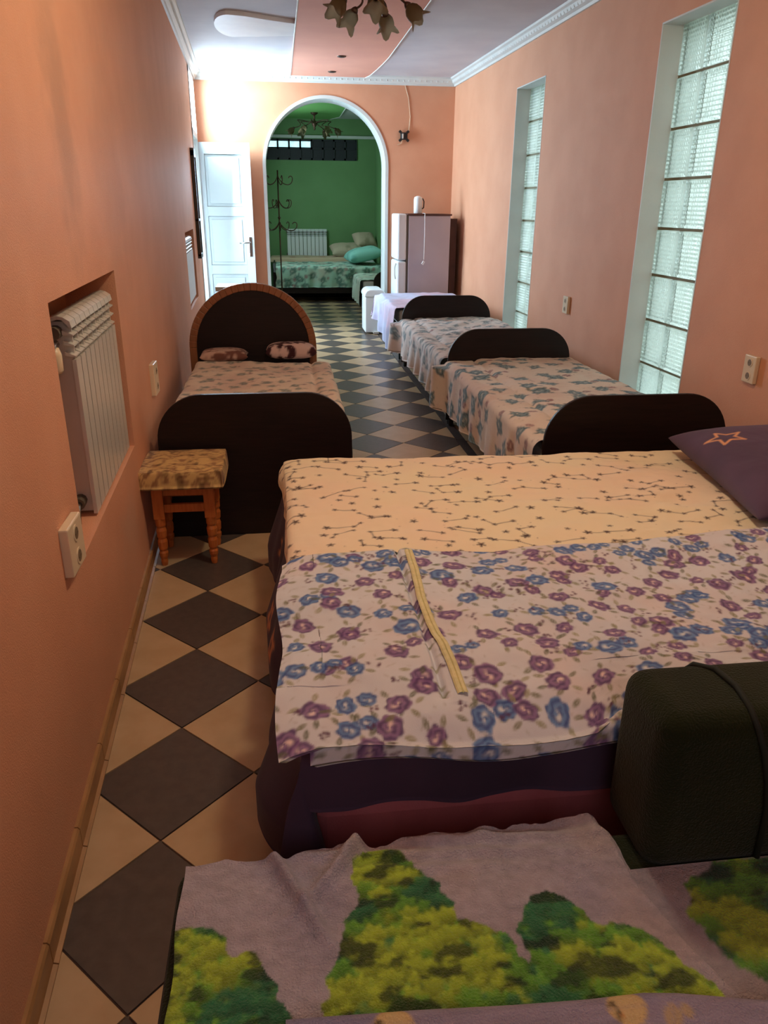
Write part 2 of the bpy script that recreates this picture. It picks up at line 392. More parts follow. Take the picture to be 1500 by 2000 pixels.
# teardrop plaster shape left of the panel; its lighter colour carries the strong light
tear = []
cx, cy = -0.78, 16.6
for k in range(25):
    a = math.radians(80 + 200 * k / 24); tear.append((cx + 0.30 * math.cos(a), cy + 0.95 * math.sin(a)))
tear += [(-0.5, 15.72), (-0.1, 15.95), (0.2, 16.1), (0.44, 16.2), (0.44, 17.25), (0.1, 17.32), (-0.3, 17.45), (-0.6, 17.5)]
t = slab('trim_5', sorted(tear, key=lambda p: -math.atan2(p[1] - 16.6, p[0] + 0.3)), ZC - 0.07, ZC - 0.002, M['ceiling_lit']); tag(t, kind='structure', label='teardrop plaster shape beside the pink panel, with its bright light painted in')
for (sx, sy, nm) in ((1.45, 19.2, 'recessed ceiling spotlight nearer the chandelier'), (1.37, 21.3, 'recessed ceiling spotlight nearer the arch')):
    s = empty('ceiling_spotlight', V(sx, sy, ZC - 0.08), nm, 'spotlight', 'recessed ceiling spotlights')
    bm = bmesh.new(); lathe(bm, V(sx, sy, ZC - 0.08), [(0.045, -0.006), (0.048, 0.0), (0.05, 0.004)], 18); obj('rim', bm, M['bronze'], s)
    bm = bmesh.new(); lathe(bm, V(sx, sy, ZC - 0.08), [(0.03, -0.009), (0.034, -0.004), (0.034, 0.0)], 16); obj('lens', bm, M['blackhole'], s)

# ---------------------------------------------------------------- glass block windows
def block_mesh(wy, wz, xdep):
    """glass block with ribbed room face; local: face normal -x, centre at origin"""
    nx = 50; bm = bmesh.new()
    def P(i, k, side):
        u = i / nx; w = k / nx; e = min(min(u, 1 - u), min(w, 1 - w)) * nx
        inner = 1.0 if e >= 4 else e / 4.0
        rib = 0.0030 * math.sin(w * 2 * math.pi * 11) + 0.0030 * math.sin(u * 2 * math.pi * 11)
        if side < 0: xx = -xdep / 2 - 0.004 * (inner > 0.4) + inner * rib
        else: xx = xdep / 2 - 0.006 * (inner > .4) + inner * 0.003 * math.sin(u * 2 * math.pi * 9)
        return (xx, (u - .5) * wy, (w - .5) * wz)
    g = {}
    for side in (-1, 1):
        for i in range(nx + 1):
            for k in range(nx + 1): g[side, i, k] = bm.verts.new(P(i, k, side))
        for i in range(nx):
            for k in range(nx): bm.faces.new((g[side, i, k], g[side, i + 1, k], g[side, i + 1, k + 1], g[side, i, k + 1]))
    for i in range(nx):
        bm.faces.new((g[-1, i, 0], g[-1, i + 1, 0], g[1, i + 1, 0], g[1, i, 0])); bm.faces.new((g[-1, i, nx], g[-1, i + 1, nx], g[1, i + 1, nx], g[1, i, nx]))
        bm.faces.new((g[-1, 0, i], g[-1, 0, i + 1], g[1, 0, i + 1], g[1, 0, i])); bm.faces.new((g[-1, nx, i], g[-1, nx, i + 1], g[1, nx, i + 1], g[1, nx, i]))
    d = bpy.data.meshes.new('glass_block'); bmesh.ops.recalc_face_normals(bm, faces=bm.faces); bm.to_mesh(d); bm.free()
    d.materials.append(M['glass_block']); d.polygons.foreach_set('use_smooth', [True] * len(d.polygons)); return d
zr = [5.54, 4.925, 4.30, 3.675, 3.04, 2.41, 1.78, 1.15, 0.5]
GD = 0.27
bmesh_cache = {}
for wi, W in enumerate((W1, W2)):
    ya, yb = W[0], W[1]
    w = empty('window_%d' % (wi + 1), V(RX((ya + yb) / 2), (ya + yb) / 2, 0.5), kind='structure', label=('tall glass block window nearer the camera', 'tall glass block window further away')[wi])
    w['w0'] = w.location[:]
    ang = math.atan(0.029)
    # white reveals
    bm = bmesh.new(); t = 0.02
    for (y0_, y1_) in ((ya, ya + t), (yb - t, yb)):
        prism_dir(bm, [V(RX(y0_) - .004, y0_, W[2]), V(RX(y1_) - .004, y1_, W[2]), V(RX(y1_) + .74, y1_, W[2]), V(RX(y0_) + .74, y0_, W[2])], (0, 0, (W[3] - W[2]) * D))
    for (z0_, z1_) in ((W[2], W[2] + t), (W[3] - t, W[3])):
        prism_dir(bm, [V(RX(ya) - .004, ya, z0_), V(RX(yb) - .004, yb, z0_), V(RX(yb) + .74, yb, z0_), V(RX(ya) + .74, ya, z0_)], (0, 0, (z1_ - z0_) * D))
    obj('reveal', bm, M['white'], w)
    # mortar joints
    cols = [yb - t, yb - 0.64, yb - 1.29, ya + t]
    bm = bmesh.new(); jt = 0.035
    for yc in cols: prism_dir(bm, [V(RX(yc) + GD + .03, yc - jt / 2, W[2]), V(RX(yc) + GD + .03, yc + jt / 2, W[2]), V(RX(yc) + GD + .15, yc + jt / 2, W[2]), V(RX(yc) + GD + .15, yc - jt / 2, W[2])], (0, 0, (W[3] - W[2]) * D))
    for zc in zr: prism_dir(bm, [V(RX(ya) + GD + .025, ya, zc - jt / 2), V(RX(yb) + GD + .025, yb, zc - jt / 2), V(RX(yb) + GD + .155, yb, zc - jt / 2), V(RX(ya) + GD + .155, ya, zc - jt / 2)], (0, 0, jt * D))
    obj('mortar_joint', bm, M['mortar'], w)
    for ci in range(3):
        y1c, y0c = cols[ci] - jt / 2, cols[ci + 1] + jt / 2
        for ri in range(8):
            z1c, z0c = zr[ri] - jt / 2, zr[ri + 1] + jt / 2
            key = (round(y1c - y0c, 2), round(z1c - z0c, 2))
            if key not in bmesh_cache: bmesh_cache[key] = block_mesh((y1c - y0c - .004) * D, (z1c - z0c - .004) * D, 0.08)
            o = obj('glass_block', bmesh_cache[key], None); yc = (y0c + y1c) / 2
            o.parent = w; o.matrix_parent_inverse = Matrix.Translation(-Vector(w.location))
            o.location = V(RX(yc) + GD + 0.09, yc, (z0c + z1c) / 2); o.rotation_euler = (0, 0, ang)

# ---------------------------------------------------------------- doorway, door leaf
dr = empty('door_1', V(LX(21.9), 22.02, 0), kind='structure', label='white panelled door standing open against the back wall'); dr['w0'] = dr.location[:]
X0, X1 = -2.16 + .03, -0.745; YD0, YD1 = 21.98, 22.08; ZT = 4.78
def dbox(nm, x0, z0, x1, z1, y0, y1, par, bev=.004, m=M['door']):
    return box(nm, V(x0, y0, z0), V(x1, y1, z1), m, par, bevel=bev)
bm = bmesh.new()
for (x0, z0, x1, z1) in ((X0, .03, X0 + .22, ZT), (X1 - .22, .03, X1, ZT), (X0 + .221, ZT - .27, X1 - .221, ZT), (X0 + .221, 3.02, X1 - .221, 3.25), (X0 + .221, 1.55, X1 - .221, 1.78), (X0 + .221, .03, X1 - .221, .4)):
    bb(bm, V(x0, YD0, z0), V(x1, YD1, z1))
lf = obj('leaf_frame', bm, M['door'], dr)
for (z0, z1) in ((3.25, ZT - .27), (1.78, 3.02), (.4, 1.55)):
    bm = bmesh.new(); bb(bm, V(X0 + .222, YD0 + .04, z0 + .002), V(X1 - .222, YD1 - .01, z1 - .002)); bb(bm, V(X0 + .29, YD0 + .015, z0 + .08), V(X1 - .29, YD0 + .05, z1 - .08))
    obj('door_panel', bm, M['door'], dr, bevel=.006)
bm = bmesh.new(); bb(bm, V(X1 - .14, YD0 - .02, 2.0), V(X1 - .06, YD0, 2.5))
ph = obj('handle_plate', bm, M['chrome'], dr, bevel=.003)
bm = bmesh.new(); tube(bm, [V(X1 - .10, YD0 - .01, 2.36), V(X1 - .10, YD0 - .12, 2.36), V(X1 - .2, YD0 - .13, 2.36), V(X1 - .38, YD0 - .13, 2.35)], .009, 8)
obj('door_handle', bm, M['chrome'], dr, smooth=True)
# door frame and transom in the left wall
bm = bmesh.new()
for ya, yb in ((DOOR[0], DOOR[0] + .1), (DOOR[1] - .1, DOOR[1])):
    prism_dir(bm, [V(LX(ya) + .02, ya, 0), V(LX(yb) + .02, yb, 0), V(LX(yb) - .7, yb, 0), V(LX(ya) - .7, ya, 0)], (0, 0, DOOR[3] * D))
for za, zb in ((DOOR[3] - .1, DOOR[3]), (4.82, 4.95)):
    ya, yb = DOOR[0], DOOR[1]
    prism_dir(bm, [V(LX(ya) + .02, ya, za), V(LX(yb) + .02, yb, za), V(LX(yb) - .7, yb, za), V(LX(ya) - .7, ya, za)], (0, 0, (zb - za) * D))
tag(obj('trim_6', bm, M['white']), kind='structure', label='white frame around the open doorway')

# ---------------------------------------------------------------- green room
gr = []
bm = bmesh.new(); bb(bm, V(-1.5, YB + TB, 0), V(-0.95, 33.5, ZC)); tag(obj('wall_left_green', bm, M['wall_green']), kind='structure')
bm = bmesh.new(); bb(bm, V(3.78, YB + TB, 0), V(4.4, 33.5, ZC)); tag(obj('wall_right_green', bm, M['wall_green']), kind='structure')
GW = (-0.9, 3.02, 4.95, 5.68)
bm = bmesh.new(); bb(bm, V(-1.5, 33, 0), V(4.4, 33.6, GW[2])); bb(bm, V(-1.5, 33, GW[3]), V(4.4, 33.6, ZC)); bb(bm, V(GW[1], 33, GW[2]), V(4.4, 33.6, GW[3]))
tag(obj('wall_back_green', bm, M['wall_green']), kind='structure')
tag(box('ceiling_green', V(-1.5, YB + TB, ZC), V(4.4, 33.6, ZC + .3), M['ceiling']), kind='structure')
bm = bmesh.new()
prism(bm, [(p[0] * D, p[1] * D) for p in ((0.25, YB + TB), (2.3, YB + TB), (2.3, 31.6), (2.0, 32.5), (0.25, 32.5))], (ZC - .07) * D, (ZC - .002) * D)
tag(obj('trim_7', bm, M['green_panel']), kind='structure', label='green dropped ceiling panel in the green room')
bm = bmesh.new(); tube(bm, [V(2.3, YB + TB, ZC - .07), V(2.3, 31.6, ZC - .07), V(2.0, 32.5, ZC - .07)], .008, 6)
tag(obj('trim_8', bm, M['white']), kind='structure')
bm = bmesh.new(); bb(bm, V(-.95, 32.9, 6.02 - .3), V(3.78, 33.0, 6.12 - .3)); tag(obj('trim_9', bm, M['white']), kind='structure')
w3 = empty('window_3', V(1, 33, 5), kind='structure', label='high dark window band across the green room wall'); w3['w0'] = w3.location[:]
bm = bmesh.new()
for zc in (GW[2] + .03, 5.36, GW[3] - .03): bb(bm, V(GW[0], 32.94, zc - .035), V(GW[1], 33.1, zc + .035))
n = 9
for k in range(n + 1):
    xx = GW[0] + (GW[1] - GW[0]) * k / n; bb(bm, V(xx - .035, 32.94, GW[2]), V(xx + .035, 33.1, GW[3]))
obj('window_frame', bm, M['window_dark'], w3)
for k in range(n):
    x0 = GW[0] + (GW[1] - GW[0]) * k / n + .035; x1 = GW[0] + (GW[1] - GW[0]) * (k + 1) / n - .035
    box('pane', V(x0, 33.0, 5.395), V(x1, 33.03, GW[3] - .06), M['pane'] if k < 5 else M['window_dark'], w3)
    box('lower_panel', V(x0, 33.0, GW[2] + .06), V(x1, 33.04, 5.33), M['window_dark'], w3)
bm = bmesh.new(); bb(bm, V(-1.6, 33.35, 4.8), V(1.6, 33.6, 5.1)); obj('sill', bm, M['window_dark'], w3)

# ---------------------------------------------------------------- radiators
def radiator(name, label, x0, y0, y1, z0, z1, depth, nsec, axis, m_, parent=None):
    """axis 'y': sections run along y (in the left wall niches), front faces +x. axis 'x': front faces -y"""
    r = empty(name, (0, 0, 0), label, 'radiator')
    L_ = y1 - y0; w = L_ / nsec
    def sec():
        bm = bmesh.new(); hgt = z1 - z0; e = w * 0.06
        bb(bm, (-0.012, e, 0), (0, w - e, hgt - 0.13))                       # flat front panel
        bb(bm, (-depth, w * .44, 0.0), (-0.008, w * .56, hgt - 0.02))         # centre web
        bb(bm, (-depth, e * 2, 0.01), (-depth + .012, w - e * 2, hgt - .06))
        for zz in (hgt - 0.118, hgt - 0.086, hgt - 0.055):                    # louvres
            prism_dir(bm, [(-.03, e, zz), (0.0, e, zz - .004), (0.0, e, zz), (-.03, e, zz + .012)], (0, w - 2 * e, 0))
        top = [(-depth, hgt - .022), (-depth * .7, hgt - .008), (-depth * .4, hgt), (-.022, hgt - .004), (-.004, hgt - .016), (0.0, hgt - .036), (-.008, hgt - .034), (-.026, hgt - .012), (-depth * .4, hgt - .01), (-depth, hgt - .03)]
        prism_dir(bm, [(p[0], e * .6, p[1]) for p in top], (0, w - 1.2 * e, 0))
        d = bpy.data.meshes.new('section'); bmesh.ops.recalc_face_normals(bm, faces=bm.faces); bm.to_mesh(d); bm.free(); d.materials.append(m_); return d
    me = sec(); base = Vector((0, 0, 0))
    if axis == 'y': Mx = Matrix.Translation((x0, y0, z0)) @ Matrix.Rotation(math.atan(0.0435), 4, 'Z')
    else: Mx = Matrix.Translation((y0, x0, z0)) @ Matrix.Rotation(-math.pi / 2, 4, 'Z') @ Matrix.Translation((0, 0, 0))
    for k in range(nsec):
        o = bpy.data.objects.new('section', me); COL.objects.link(o); o.parent = r
        o.matrix_local = Mx @ Matrix.Translation((0, k * w, 0))
    for zz in (0.04, z1 - z0 - .05):
        bm = bmesh.new(); tube(bm, [(-depth * .55, -0.015, zz), (-depth * .55, L_ + .01, zz)], .02, 10)
        o = obj('header_pipe', bm, M['alu_dark'], None); o.parent = r; o.matrix_local = Mx
    return r, Mx
r1, Mx1 = radiator('radiator', 'white sectional radiator in the niche beside the wall socket, nearest the camera', (LX(5.15) - .03) * D, 5.15 * D, 6.78 * D, 1.29 * D, 2.64 * D, 0.095, 10, 'y', M['alu'])
bm = bmesh.new(); tube(bm, [(-.05, -.005, .55), (-.05, -.05, .55), (-.05, -.065, .54)], .012, 10); o = obj('valve', bm, M['chrome'], None, smooth=True); o.parent = r1; o.matrix_local = Mx1
bm = bmesh.new(); lathe(bm, (-.05, -.05, .545), [(.017, -.075), (.023, -.065), (.024, -.02), (.018, 0.0)], 14); o = obj('thermostat_knob', bm, M['ivory'], None, smooth=True); o.parent = r1; o.matrix_local = Mx1
bm = bmesh.new(); tube(bm, [(-.05, -.005, .04), (-.05, -.045, .04), (-.05, -.06, .0), (-.05, -.06, -.02)], .011, 8); o = obj('supply_pipe', bm, M['chrome'], None, smooth=True); o.parent = r1; o.matrix_local = Mx1
radiator('radiator', 'white radiator in the far wall niche near the open door', (LX(15.4) - .03) * D, 15.4 * D, 17.45 * D, 1.5 * D, 2.7 * D, 0.095, 12, 'y', M['fridge_white'])
radiator('radiator', 'pale radiator on the green wall seen through the arch', 32.78 * D, 0.20 * D, 1.80 * D, 1.38 * D, 2.42 * D, 0.08, 10, 'x', M['fridge_white'])

# ---------------------------------------------------------------- sockets
def socket(label, fn, sgn, yc, zc, ln=0.165, wd=0.36, th=0.055):
    """two-gang vertical socket on a side wall (plan units)"""
    s = empty('wall_socket', V(fn(yc), yc, zc), label, 'socket', 'double wall sockets'); s['w0'] = s.location[:]
    n = Vector((-sgn, 0, 0)); X = fn(yc)
    lo = V(min(X, X - sgn * th), yc - ln / 2 * 1.0, zc - wd / 2); hi = V(max(X, X - sgn * th), yc + ln / 2, zc + wd / 2)
    box('face_plate', lo, hi, M['ivory'], s, bevel=.004)
    for q in (-1, 1):
        bm = bmesh.new(); R_ = Matrix.Rotation(math.pi / 2 * (-sgn), 4, 'Y').to_3x3()
        lathe(bm, V(X - sgn * (th - .004), yc, zc + q * wd * .24), [(.020, -.002), (.023, .0), (.023, .004), (.019, .004)], 18, R_)
        w = obj('well', bm, M['ivory'], s)
        bm = bmesh.new()
        for e in (-1, 1): lathe(bm, V(X - sgn * (th + .006), yc + e * .02, zc + q * wd * .24), [(.0035, -.001), (.0035, .0012)], 8, R_)
        lathe(bm, V(X - sgn * (th + .004), yc, zc + q * wd * .24), [(.017, -.001), (.017, .0005)], 16, R_)
        obj('pin_hole', bm, M['ivory_shade'], s)
socket('ivory double socket low on the left wall in front of the near radiator niche', LX, -1, 4.15, 1.50, 0.29, 0.29, 0.055)
socket('ivory socket on the left wall between the stool and the arched bed', LX, -1, 8.50, 1.54, 0.26, 0.34, 0.055)
socket('ivory double socket on the right wall above the purple pillow', RX, 1, 7.84, 1.66, 0.22, 0.30, 0.05)
socket('small ivory socket on the right wall between the two glass block windows', RX, 1, 13.33, 1.71, 0.24, 0.29, 0.05)

# ---------------------------------------------------------------- cloth engine
def vnoise(x, y, seed=0):
    x = np.asarray(x, float); y = np.asarray(y, float)
    xi = np.floor(x).astype(np.int64); yi = np.floor(y).astype(np.int64); xf = x - xi; yf = y - yi
    def hsh(a, b):
        n = (a * 374761393 + b * 668265263 + seed * 974634777) & 0x7fffffff
        n = ((n ^ (n >> 13)) * 1274126177) & 0x7fffffff
        return ((n ^ (n >> 16)) & 0xffff) / 65535.0
    u = xf * xf * (3 - 2 * xf); v = yf * yf * (3 - 2 * yf)
    return (hsh(xi, yi) * (1 - u) + hsh(xi + 1, yi) * u) * (1 - v) + (hsh(xi, yi + 1) * (1 - u) + hsh(xi + 1, yi + 1) * u) * v
def fbm(x, y, o=4, seed=0):
    s = 0; a = 1; t = 0
    for k in range(o): s = s + a * vnoise(x * 2 ** k, y * 2 ** k, seed + k); t += a; a *= .5
    return s / t
def grid_mesh(name, P, col, m, parent=None, mask=None):
    """P: (n,m,3) points, col: (n,m,3) linear colours or None"""
    a, b, _ = P.shape
    idx = np.arange(a * b).reshape(a, b)
    q = np.stack([idx[:-1, :-1], idx[1:, :-1], idx[1:, 1:], idx[:-1, 1:]], -1).reshape(-1, 4)
    verts = P.reshape(-1, 3)
    # hem: turned-under edge, so the cloth has a thickness
    ring = np.concatenate([idx[:, 0], idx[-1, 1:], idx[::-1, -1][1:], idx[0, ::-1][1:-1]])
    cen = verts.mean(0); rv = verts[ring].copy(); rv += (cen - rv) * np.array([.012, .012, 0]); rv[:, 2] -= .006
    base = len(verts); nr = len(ring); verts = np.concatenate([verts, rv])
    nxt = np.roll(np.arange(nr), -1)
    q2 = np.stack([ring, ring[nxt], base + nxt, base + np.arange(nr)], -1)
    q = np.concatenate([q, q2])
    me = bpy.data.meshes.new(name); me.vertices.add(len(verts)); me.vertices.foreach_set('co', verts.astype(np.float32).ravel())
    me.loops.add(q.size); me.loops.foreach_set('vertex_index', q.astype(np.int32).ravel())
    me.polygons.add(len(q)); me.polygons.foreach_set('loop_start', np.arange(0, q.size, 4, dtype=np.int32)); me.polygons.foreach_set('loop_total', np.full(len(q), 4, dtype=np.int32))
    me.update(calc_edges=True); me.polygons.foreach_set('use_smooth', np.ones(len(q), bool))
    if col is not None:
        c = np.ones((len(verts), 4), np.float32); c[:a * b, :3] = col.reshape(-1, 3); c[a * b:, :3] = col.reshape(-1, 3)[ring]
        at = me.color_attributes.new('col', 'FLOAT_COLOR', 'POINT'); at.data.foreach_set('color', c.ravel())
    me.materials.append(m)
    return obj(name, me, None, parent)
def fold(t, r):
    """distance t past an edge -> (outward, drop)"""
    t = np.maximum(t, 0); a = np.minimum(t / r, math.pi / 2)
    return r * np.sin(a), r * (1 - np.cos(a)) + np.maximum(t - r * math.pi / 2, 0)
def drape(name, x0, x1, y0, y1, z, hang, res, paint, m, parent=None, r=0.03, wr=0.006, wave=0.02, seed=1, mod=None, wscale=3.0, floor_z=0.01):
    """cloth over the box top x0..x1,y0..y1 at height z with overhangs hang=(left,right,near,far), metres"""
    hl, hr, hn, hf = hang
    us = np.arange(x0 - hl, x1 + hr + 1e-6, res); vs = np.arange(y0 - hn, y1 + hf + 1e-6, res)
    U, W = np.meshgrid(us, vs, indexing='ij')
    ol, dl = fold(x0 - U, r); og, dg = fold(U - x1, r); on, dn = fold(y0 - W, r); of, df = fold(W - y1, r)
    X = np.clip(U, x0, x1) - ol + og; Y = np.clip(W, y0, y1) - on + of
    dx = dl + dg; dy = dn + df; drop = np.maximum(dx, dy) + 0.15 * np.minimum(dx, dy)
    # waves in the hanging parts
    k = np.clip(drop / 0.25, 0, 1.2)
    wv = (np.sin(W * 21 + 3 * vnoise(W * 5, W * 0 + seed, seed)) * .6 + vnoise(W * 14, W * 0 + seed, seed + 3) - .5) * wave
    wu = (np.sin(U * 19 + 3 * vnoise(U * 5, U * 0 + seed, seed)) * .6 + vnoise(U * 12, U * 0 + seed, seed + 5) - .5) * wave
    X = X + np.where(dl > 0, -1, np.where(dg > 0, 1, 0)) * (wv * k + .015 * k)
    Y = Y + np.where(dn > 0, -1, np.where(df > 0, 1, 0)) * (wu * k + .015 * k)
    top = np.exp(-drop * 20)
    Z = z - drop + top * wr * 2 * (fbm(U * wscale, W * wscale * 1.6, 4, seed) - .5) + top * wr * .5 * (fbm(U * 14, W * 6, 3, seed + 9) - .5)
    if mod: X, Y, Z = mod(U, W, X, Y, Z, drop)
    Z = np.maximum(Z, floor_z)
    col = paint(U, W) if paint else None
    return grid_mesh(name, np.stack([X, Y, Z], -1), col, m, parent)

# ---------------------------------------------------------------- print painter
class Canvas:
    def __init__(s, x0, x1, y0, y1, res, base):
        s.x0, s.y0, s.res = x0, y0, res; s.nx = int((x1 - x0) / res) + 2; s.ny = int((y1 - y0) / res) + 2
        s.x1, s.y1 = x1, y1
        s.img = np.empty((s.nx, s.ny, 3)); s.img[:] = lin(base)
        s.X, s.Y = np.meshgrid(x0 + np.arange(s.nx) * res, y0 + np.arange(s.ny) * res, indexing='ij')
    def win(s, cx, cy, r):
        a = max(0, int((cx - r - s.x0) / s.res)); b = min(s.nx, int((cx + r - s.x0) / s.res) + 2); c = max(0, int((cy - r - s.y0) / s.res)); d = min(s.ny, int((cy + r - s.y0) / s.res) + 2)
        if a >= b or c >= d: return None
        return slice(a, b), slice(c, d)
    def blend(s, w, al, colr):
        al = al[..., None]; s.img[w] = s.img[w] * (1 - al) + colr * al
    def tint(s, c, scale, amt, seed):
        n = np.clip((fbm(s.X * scale, s.Y * scale, 4, seed) - .45) * 4, 0, 1) * amt
        s.img[:] = s.img * (1 - n[..., None]) + np.array(lin(c)) * n[..., None]
    def rose(s, cx, cy, r, dk, md, lt, rng, flat=1.0, ang=0.0):
        w = s.win(cx, cy, r * 1.5)
        if w is None: return
        dx0, dy0 = s.X[w] - cx, s.Y[w] - cy; ca, sa = math.cos(ang), math.sin(ang)
        dx, dy = dx0 * ca + dy0 * sa, (-dx0 * sa + dy0 * ca) / flat
        rho = np.hypot(dx, dy) / r; th = np.arctan2(dy, dx); p = rng.uniform(0, 6)
        edge = 1 + .05 * np.sin(5 * th + p) + .05 * np.sin(8 * th + 2 * p) + .25 * (fbm(dx / r * 2.5 + cx * 30, dy / r * 2.5, 2, 3) - .5)
        al = np.clip((edge - rho) * r / s.res * .8, 0, 1)
        t = .55 + .5 * np.sin(rho * 12 + 1.6 * np.sin(2 * th + p) + th * 1.0 + .8 * np.sin(5 * th))
        t = np.clip(t * 1.1 - .1 + (fbm(dx / r * 4 + cx * 40, dy / r * 4 + cy * 40, 2, 7) - .5) * .6, 0, 1)[..., None]
        c = np.array(lin(dk)) * (1 - t) + np.array(lin(md)) * t
        ox, oy = rng.uniform(-.25, .25) * r, rng.uniform(-.2, .2) * r
        g = np.exp(-(((dx - ox) / (.34 * r)) ** 2 + ((dy - oy) / (.22 * r)) ** 2) ** 1.0)
        g2 = (np.clip(g * 1.5, 0, 1) * np.clip(.4 + .8 * np.sin(th * 2 + rho * 6), 0, 1))[..., None]
        c = c * (1 - g2) + np.array(lin(lt)) * g2
        s.blend(w, al * .93, c)
    def leaf(s, cx, cy, L_, wd, ang, c, a=.85):
        w = s.win(cx, cy, L_)
        if w is None: return
        dx0, dy0 = s.X[w] - cx, s.Y[w] - cy; ca, sa = math.cos(ang), math.sin(ang)
        dx, dy = dx0 * ca + dy0 * sa, -dx0 * sa + dy0 * ca
        e = 1 - (np.abs(dx) / (L_ / 2)) ** 1.6 - (np.abs(dy) / (wd / 2)) ** 1.4
        al = np.clip(e * wd / s.res * .5, 0, 1) * a
        al = al * np.clip(.6 + .6 * (np.abs(dy) > wd * .07), 0, 1)
        s.blend(w, al, np.array(lin(c)))
    def dot(s, cx, cy, r, c, a=.9): s.leaf(cx, cy, 2 * r, 2 * r, 0, c, a)
    def seg(s, x0, y0, x1, y1, wd, c, a=.9):
        cx, cy = (x0 + x1) / 2, (y0 + y1) / 2; w = s.win(cx, cy, math.hypot(x1 - x0, y1 - y0) / 2 + wd * 2)
        if w is None: return
        px, py = s.X[w] - x0, s.Y[w] - y0; vx, vy = x1 - x0, y1 - y0; t = np.clip((px * vx + py * vy) / (vx * vx + vy * vy + 1e-9), 0, 1)
        d = np.hypot(px - t * vx, py - t * vy); s.blend(w, np.clip((wd - d) / s.res + .5, 0, 1) * a, np.array(lin(c)))
    def star(s, cx, cy, r, c, rot=0.0, n=5, outline=None):
        pts = [(cx + (r if k % 2 == 0 else r * .45) * math.cos(rot + math.pi * k / n), cy + (r if k % 2 == 0 else r * .45) * math.sin(rot + math.pi * k / n)) for k in range(2 * n)]
        if outline:
            for k in range(2 * n): a, b = pts[k], pts[(k + 1) % (2 * n)]; s.seg(a[0], a[1], b[0], b[1], outline, c, 1)
        else:
            for k in range(0, 2 * n, 2): s.seg(cx, cy, cx + (pts[k][0] - cx) * .9, cy + (pts[k][1] - cy) * .9, r * .22, c, .95)
    def __call__(s, U, W):
        fx = np.clip((U - s.x0) / s.res, 0, s.nx - 1.001); fy = np.clip((W - s.y0) / s.res, 0, s.ny - 1.001)
        i, j = fx.astype(int), fy.astype(int); a, b = (fx - i)[..., None], (fy - j)[..., None]; g = s.img
        return (g[i, j] * (1 - a) + g[i + 1, j] * a) * (1 - b) + (g[i, j + 1] * (1 - a) + g[i + 1, j + 1] * a) * b
def jitter_points(x0, x1, y0, y1, step, rng, jit=.35):
    out = []; j = 0; y = y0
    while y < y1:
        x = x0 + (step * .5 if j % 2 else 0)
        while x < x1:
            out.append((x + rng.uniform(-jit, jit) * step, y + rng.uniform(-jit, jit) * step)); x += step
        y += step * .82; j += 1
    rng.shuffle(out); return out
def teal_floral(x0, x1, y0, y1, seed, base=(226, 208, 190), dk=(52, 82, 88), md=(120, 150, 152), step=.17, res=.005, r=.042):
    rng = random.Random(seed); c = Canvas(x0, x1, y0, y1, res, base); c.tint((212, 180, 165), 6, .5, seed)
    for (x, y) in jitter_points(x0, x1, y0, y1, .05, rng, .5):
        k = rng.random()
        if k < .55: c.leaf(x, y, rng.uniform(.015, .04), .007, rng.uniform(0, 3), rng.choice([(150, 120, 118), (176, 150, 138), (134, 130, 120), (166, 128, 120)]), .55)
        elif k < .75: c.dot(x, y, rng.uniform(.004, .008), (120, 86, 96), .7)
    for (x, y) in jitter_points(x0, x1, y0, y1, step, rng, .3):
        a = rng.uniform(0, 3); rr = r * rng.uniform(.8, 1.2)
        for q in range(4): b = a + q * 1.6 + rng.uniform(-.4, .4); c.leaf(x + rr * 1.1 * math.cos(b), y + rr * 1.1 * math.sin(b), rr * 1.0, rr * .5, b, rng.choice([dk, (84, 106, 104), (70, 92, 92)]), .85)
        c.rose(x, y, rr * 1.15, dk, md, (206, 206, 196), rng, .75, a)
        if rng.random() < .6: c.rose(x + rr * 1.6, y + rr * .5, rr * .55, (110, 74, 84), (170, 130, 126), (220, 196, 180), rng)
    return c

# ---------------------------------------------------------------- wooden beds
def board(bm, x0, x1, y0, y1, z0, zt, rc, arch=False):
    """upright board in the xz plane with rounded upper corners"""
    pts = [(x0, z0), (x1, z0)]
    n = 12
    for k in range(n + 1): a = math.pi / 2 * k / n; pts.append((x1 - rc + rc * math.cos(a), zt - rc + rc * math.sin(a)))
    for k in range(n + 1): a = math.pi / 2 + math.pi / 2 * k / n; pts.append((x0 + rc + rc * math.cos(a), zt - rc + rc * math.sin(a)))
    prism_dir(bm, [V(p[0], y0, p[1]) for p in pts], (0, (y1 - y0) * D, 0))
def wood_bed(label, x0, x1, y0, y1, zt=1.54, ztop=0.98, far_board=True, group=None, ztf=None, ins=0.0, dn=0.0):
    b = empty('wooden_bed', V((x0 + x1) / 2, (y0 + y1) / 2, 0), label, 'bed', group); b['w0'] = b.location[:]
    bm = bmesh.new(); board(bm, x0 + ins + dn, x1 - ins + dn, y0, y0 + .045, 0.10, ztf or zt, .48 if not ins else .3); fb = obj('footboard', bm, M['darkwood'], b, bevel=.004)
    if far_board:
        bm = bmesh.new(); board(bm, x0, x1, y1 - .045, y1, 0.10, zt, .48); obj('headboard', bm, M['darkwood'], b, bevel=.004)
    for s in (x0 + .06, x1 - .10):
        box('side_rail', V(s, y0 + .045, .42), V(s + .04, y1 - .045, .68), M['darkwood'], b)
    for xx in (x0 + .05, x1 - .13):
        for yy in (y0 - .005, y1 - .05):
            bm = bmesh.new(); lathe(bm, V(xx + .04, yy + .027, 0), [(.016, 0), (.019, .02), (.019, .055)], 12); obj('leg', bm, M['blackhole'], b)
    box('mattress', V(x0 + .10, y0 + .05, .68), V(x1 - .10, y1 - .05, ztop - .03), M['white'], b, bevel=.03)
    return b
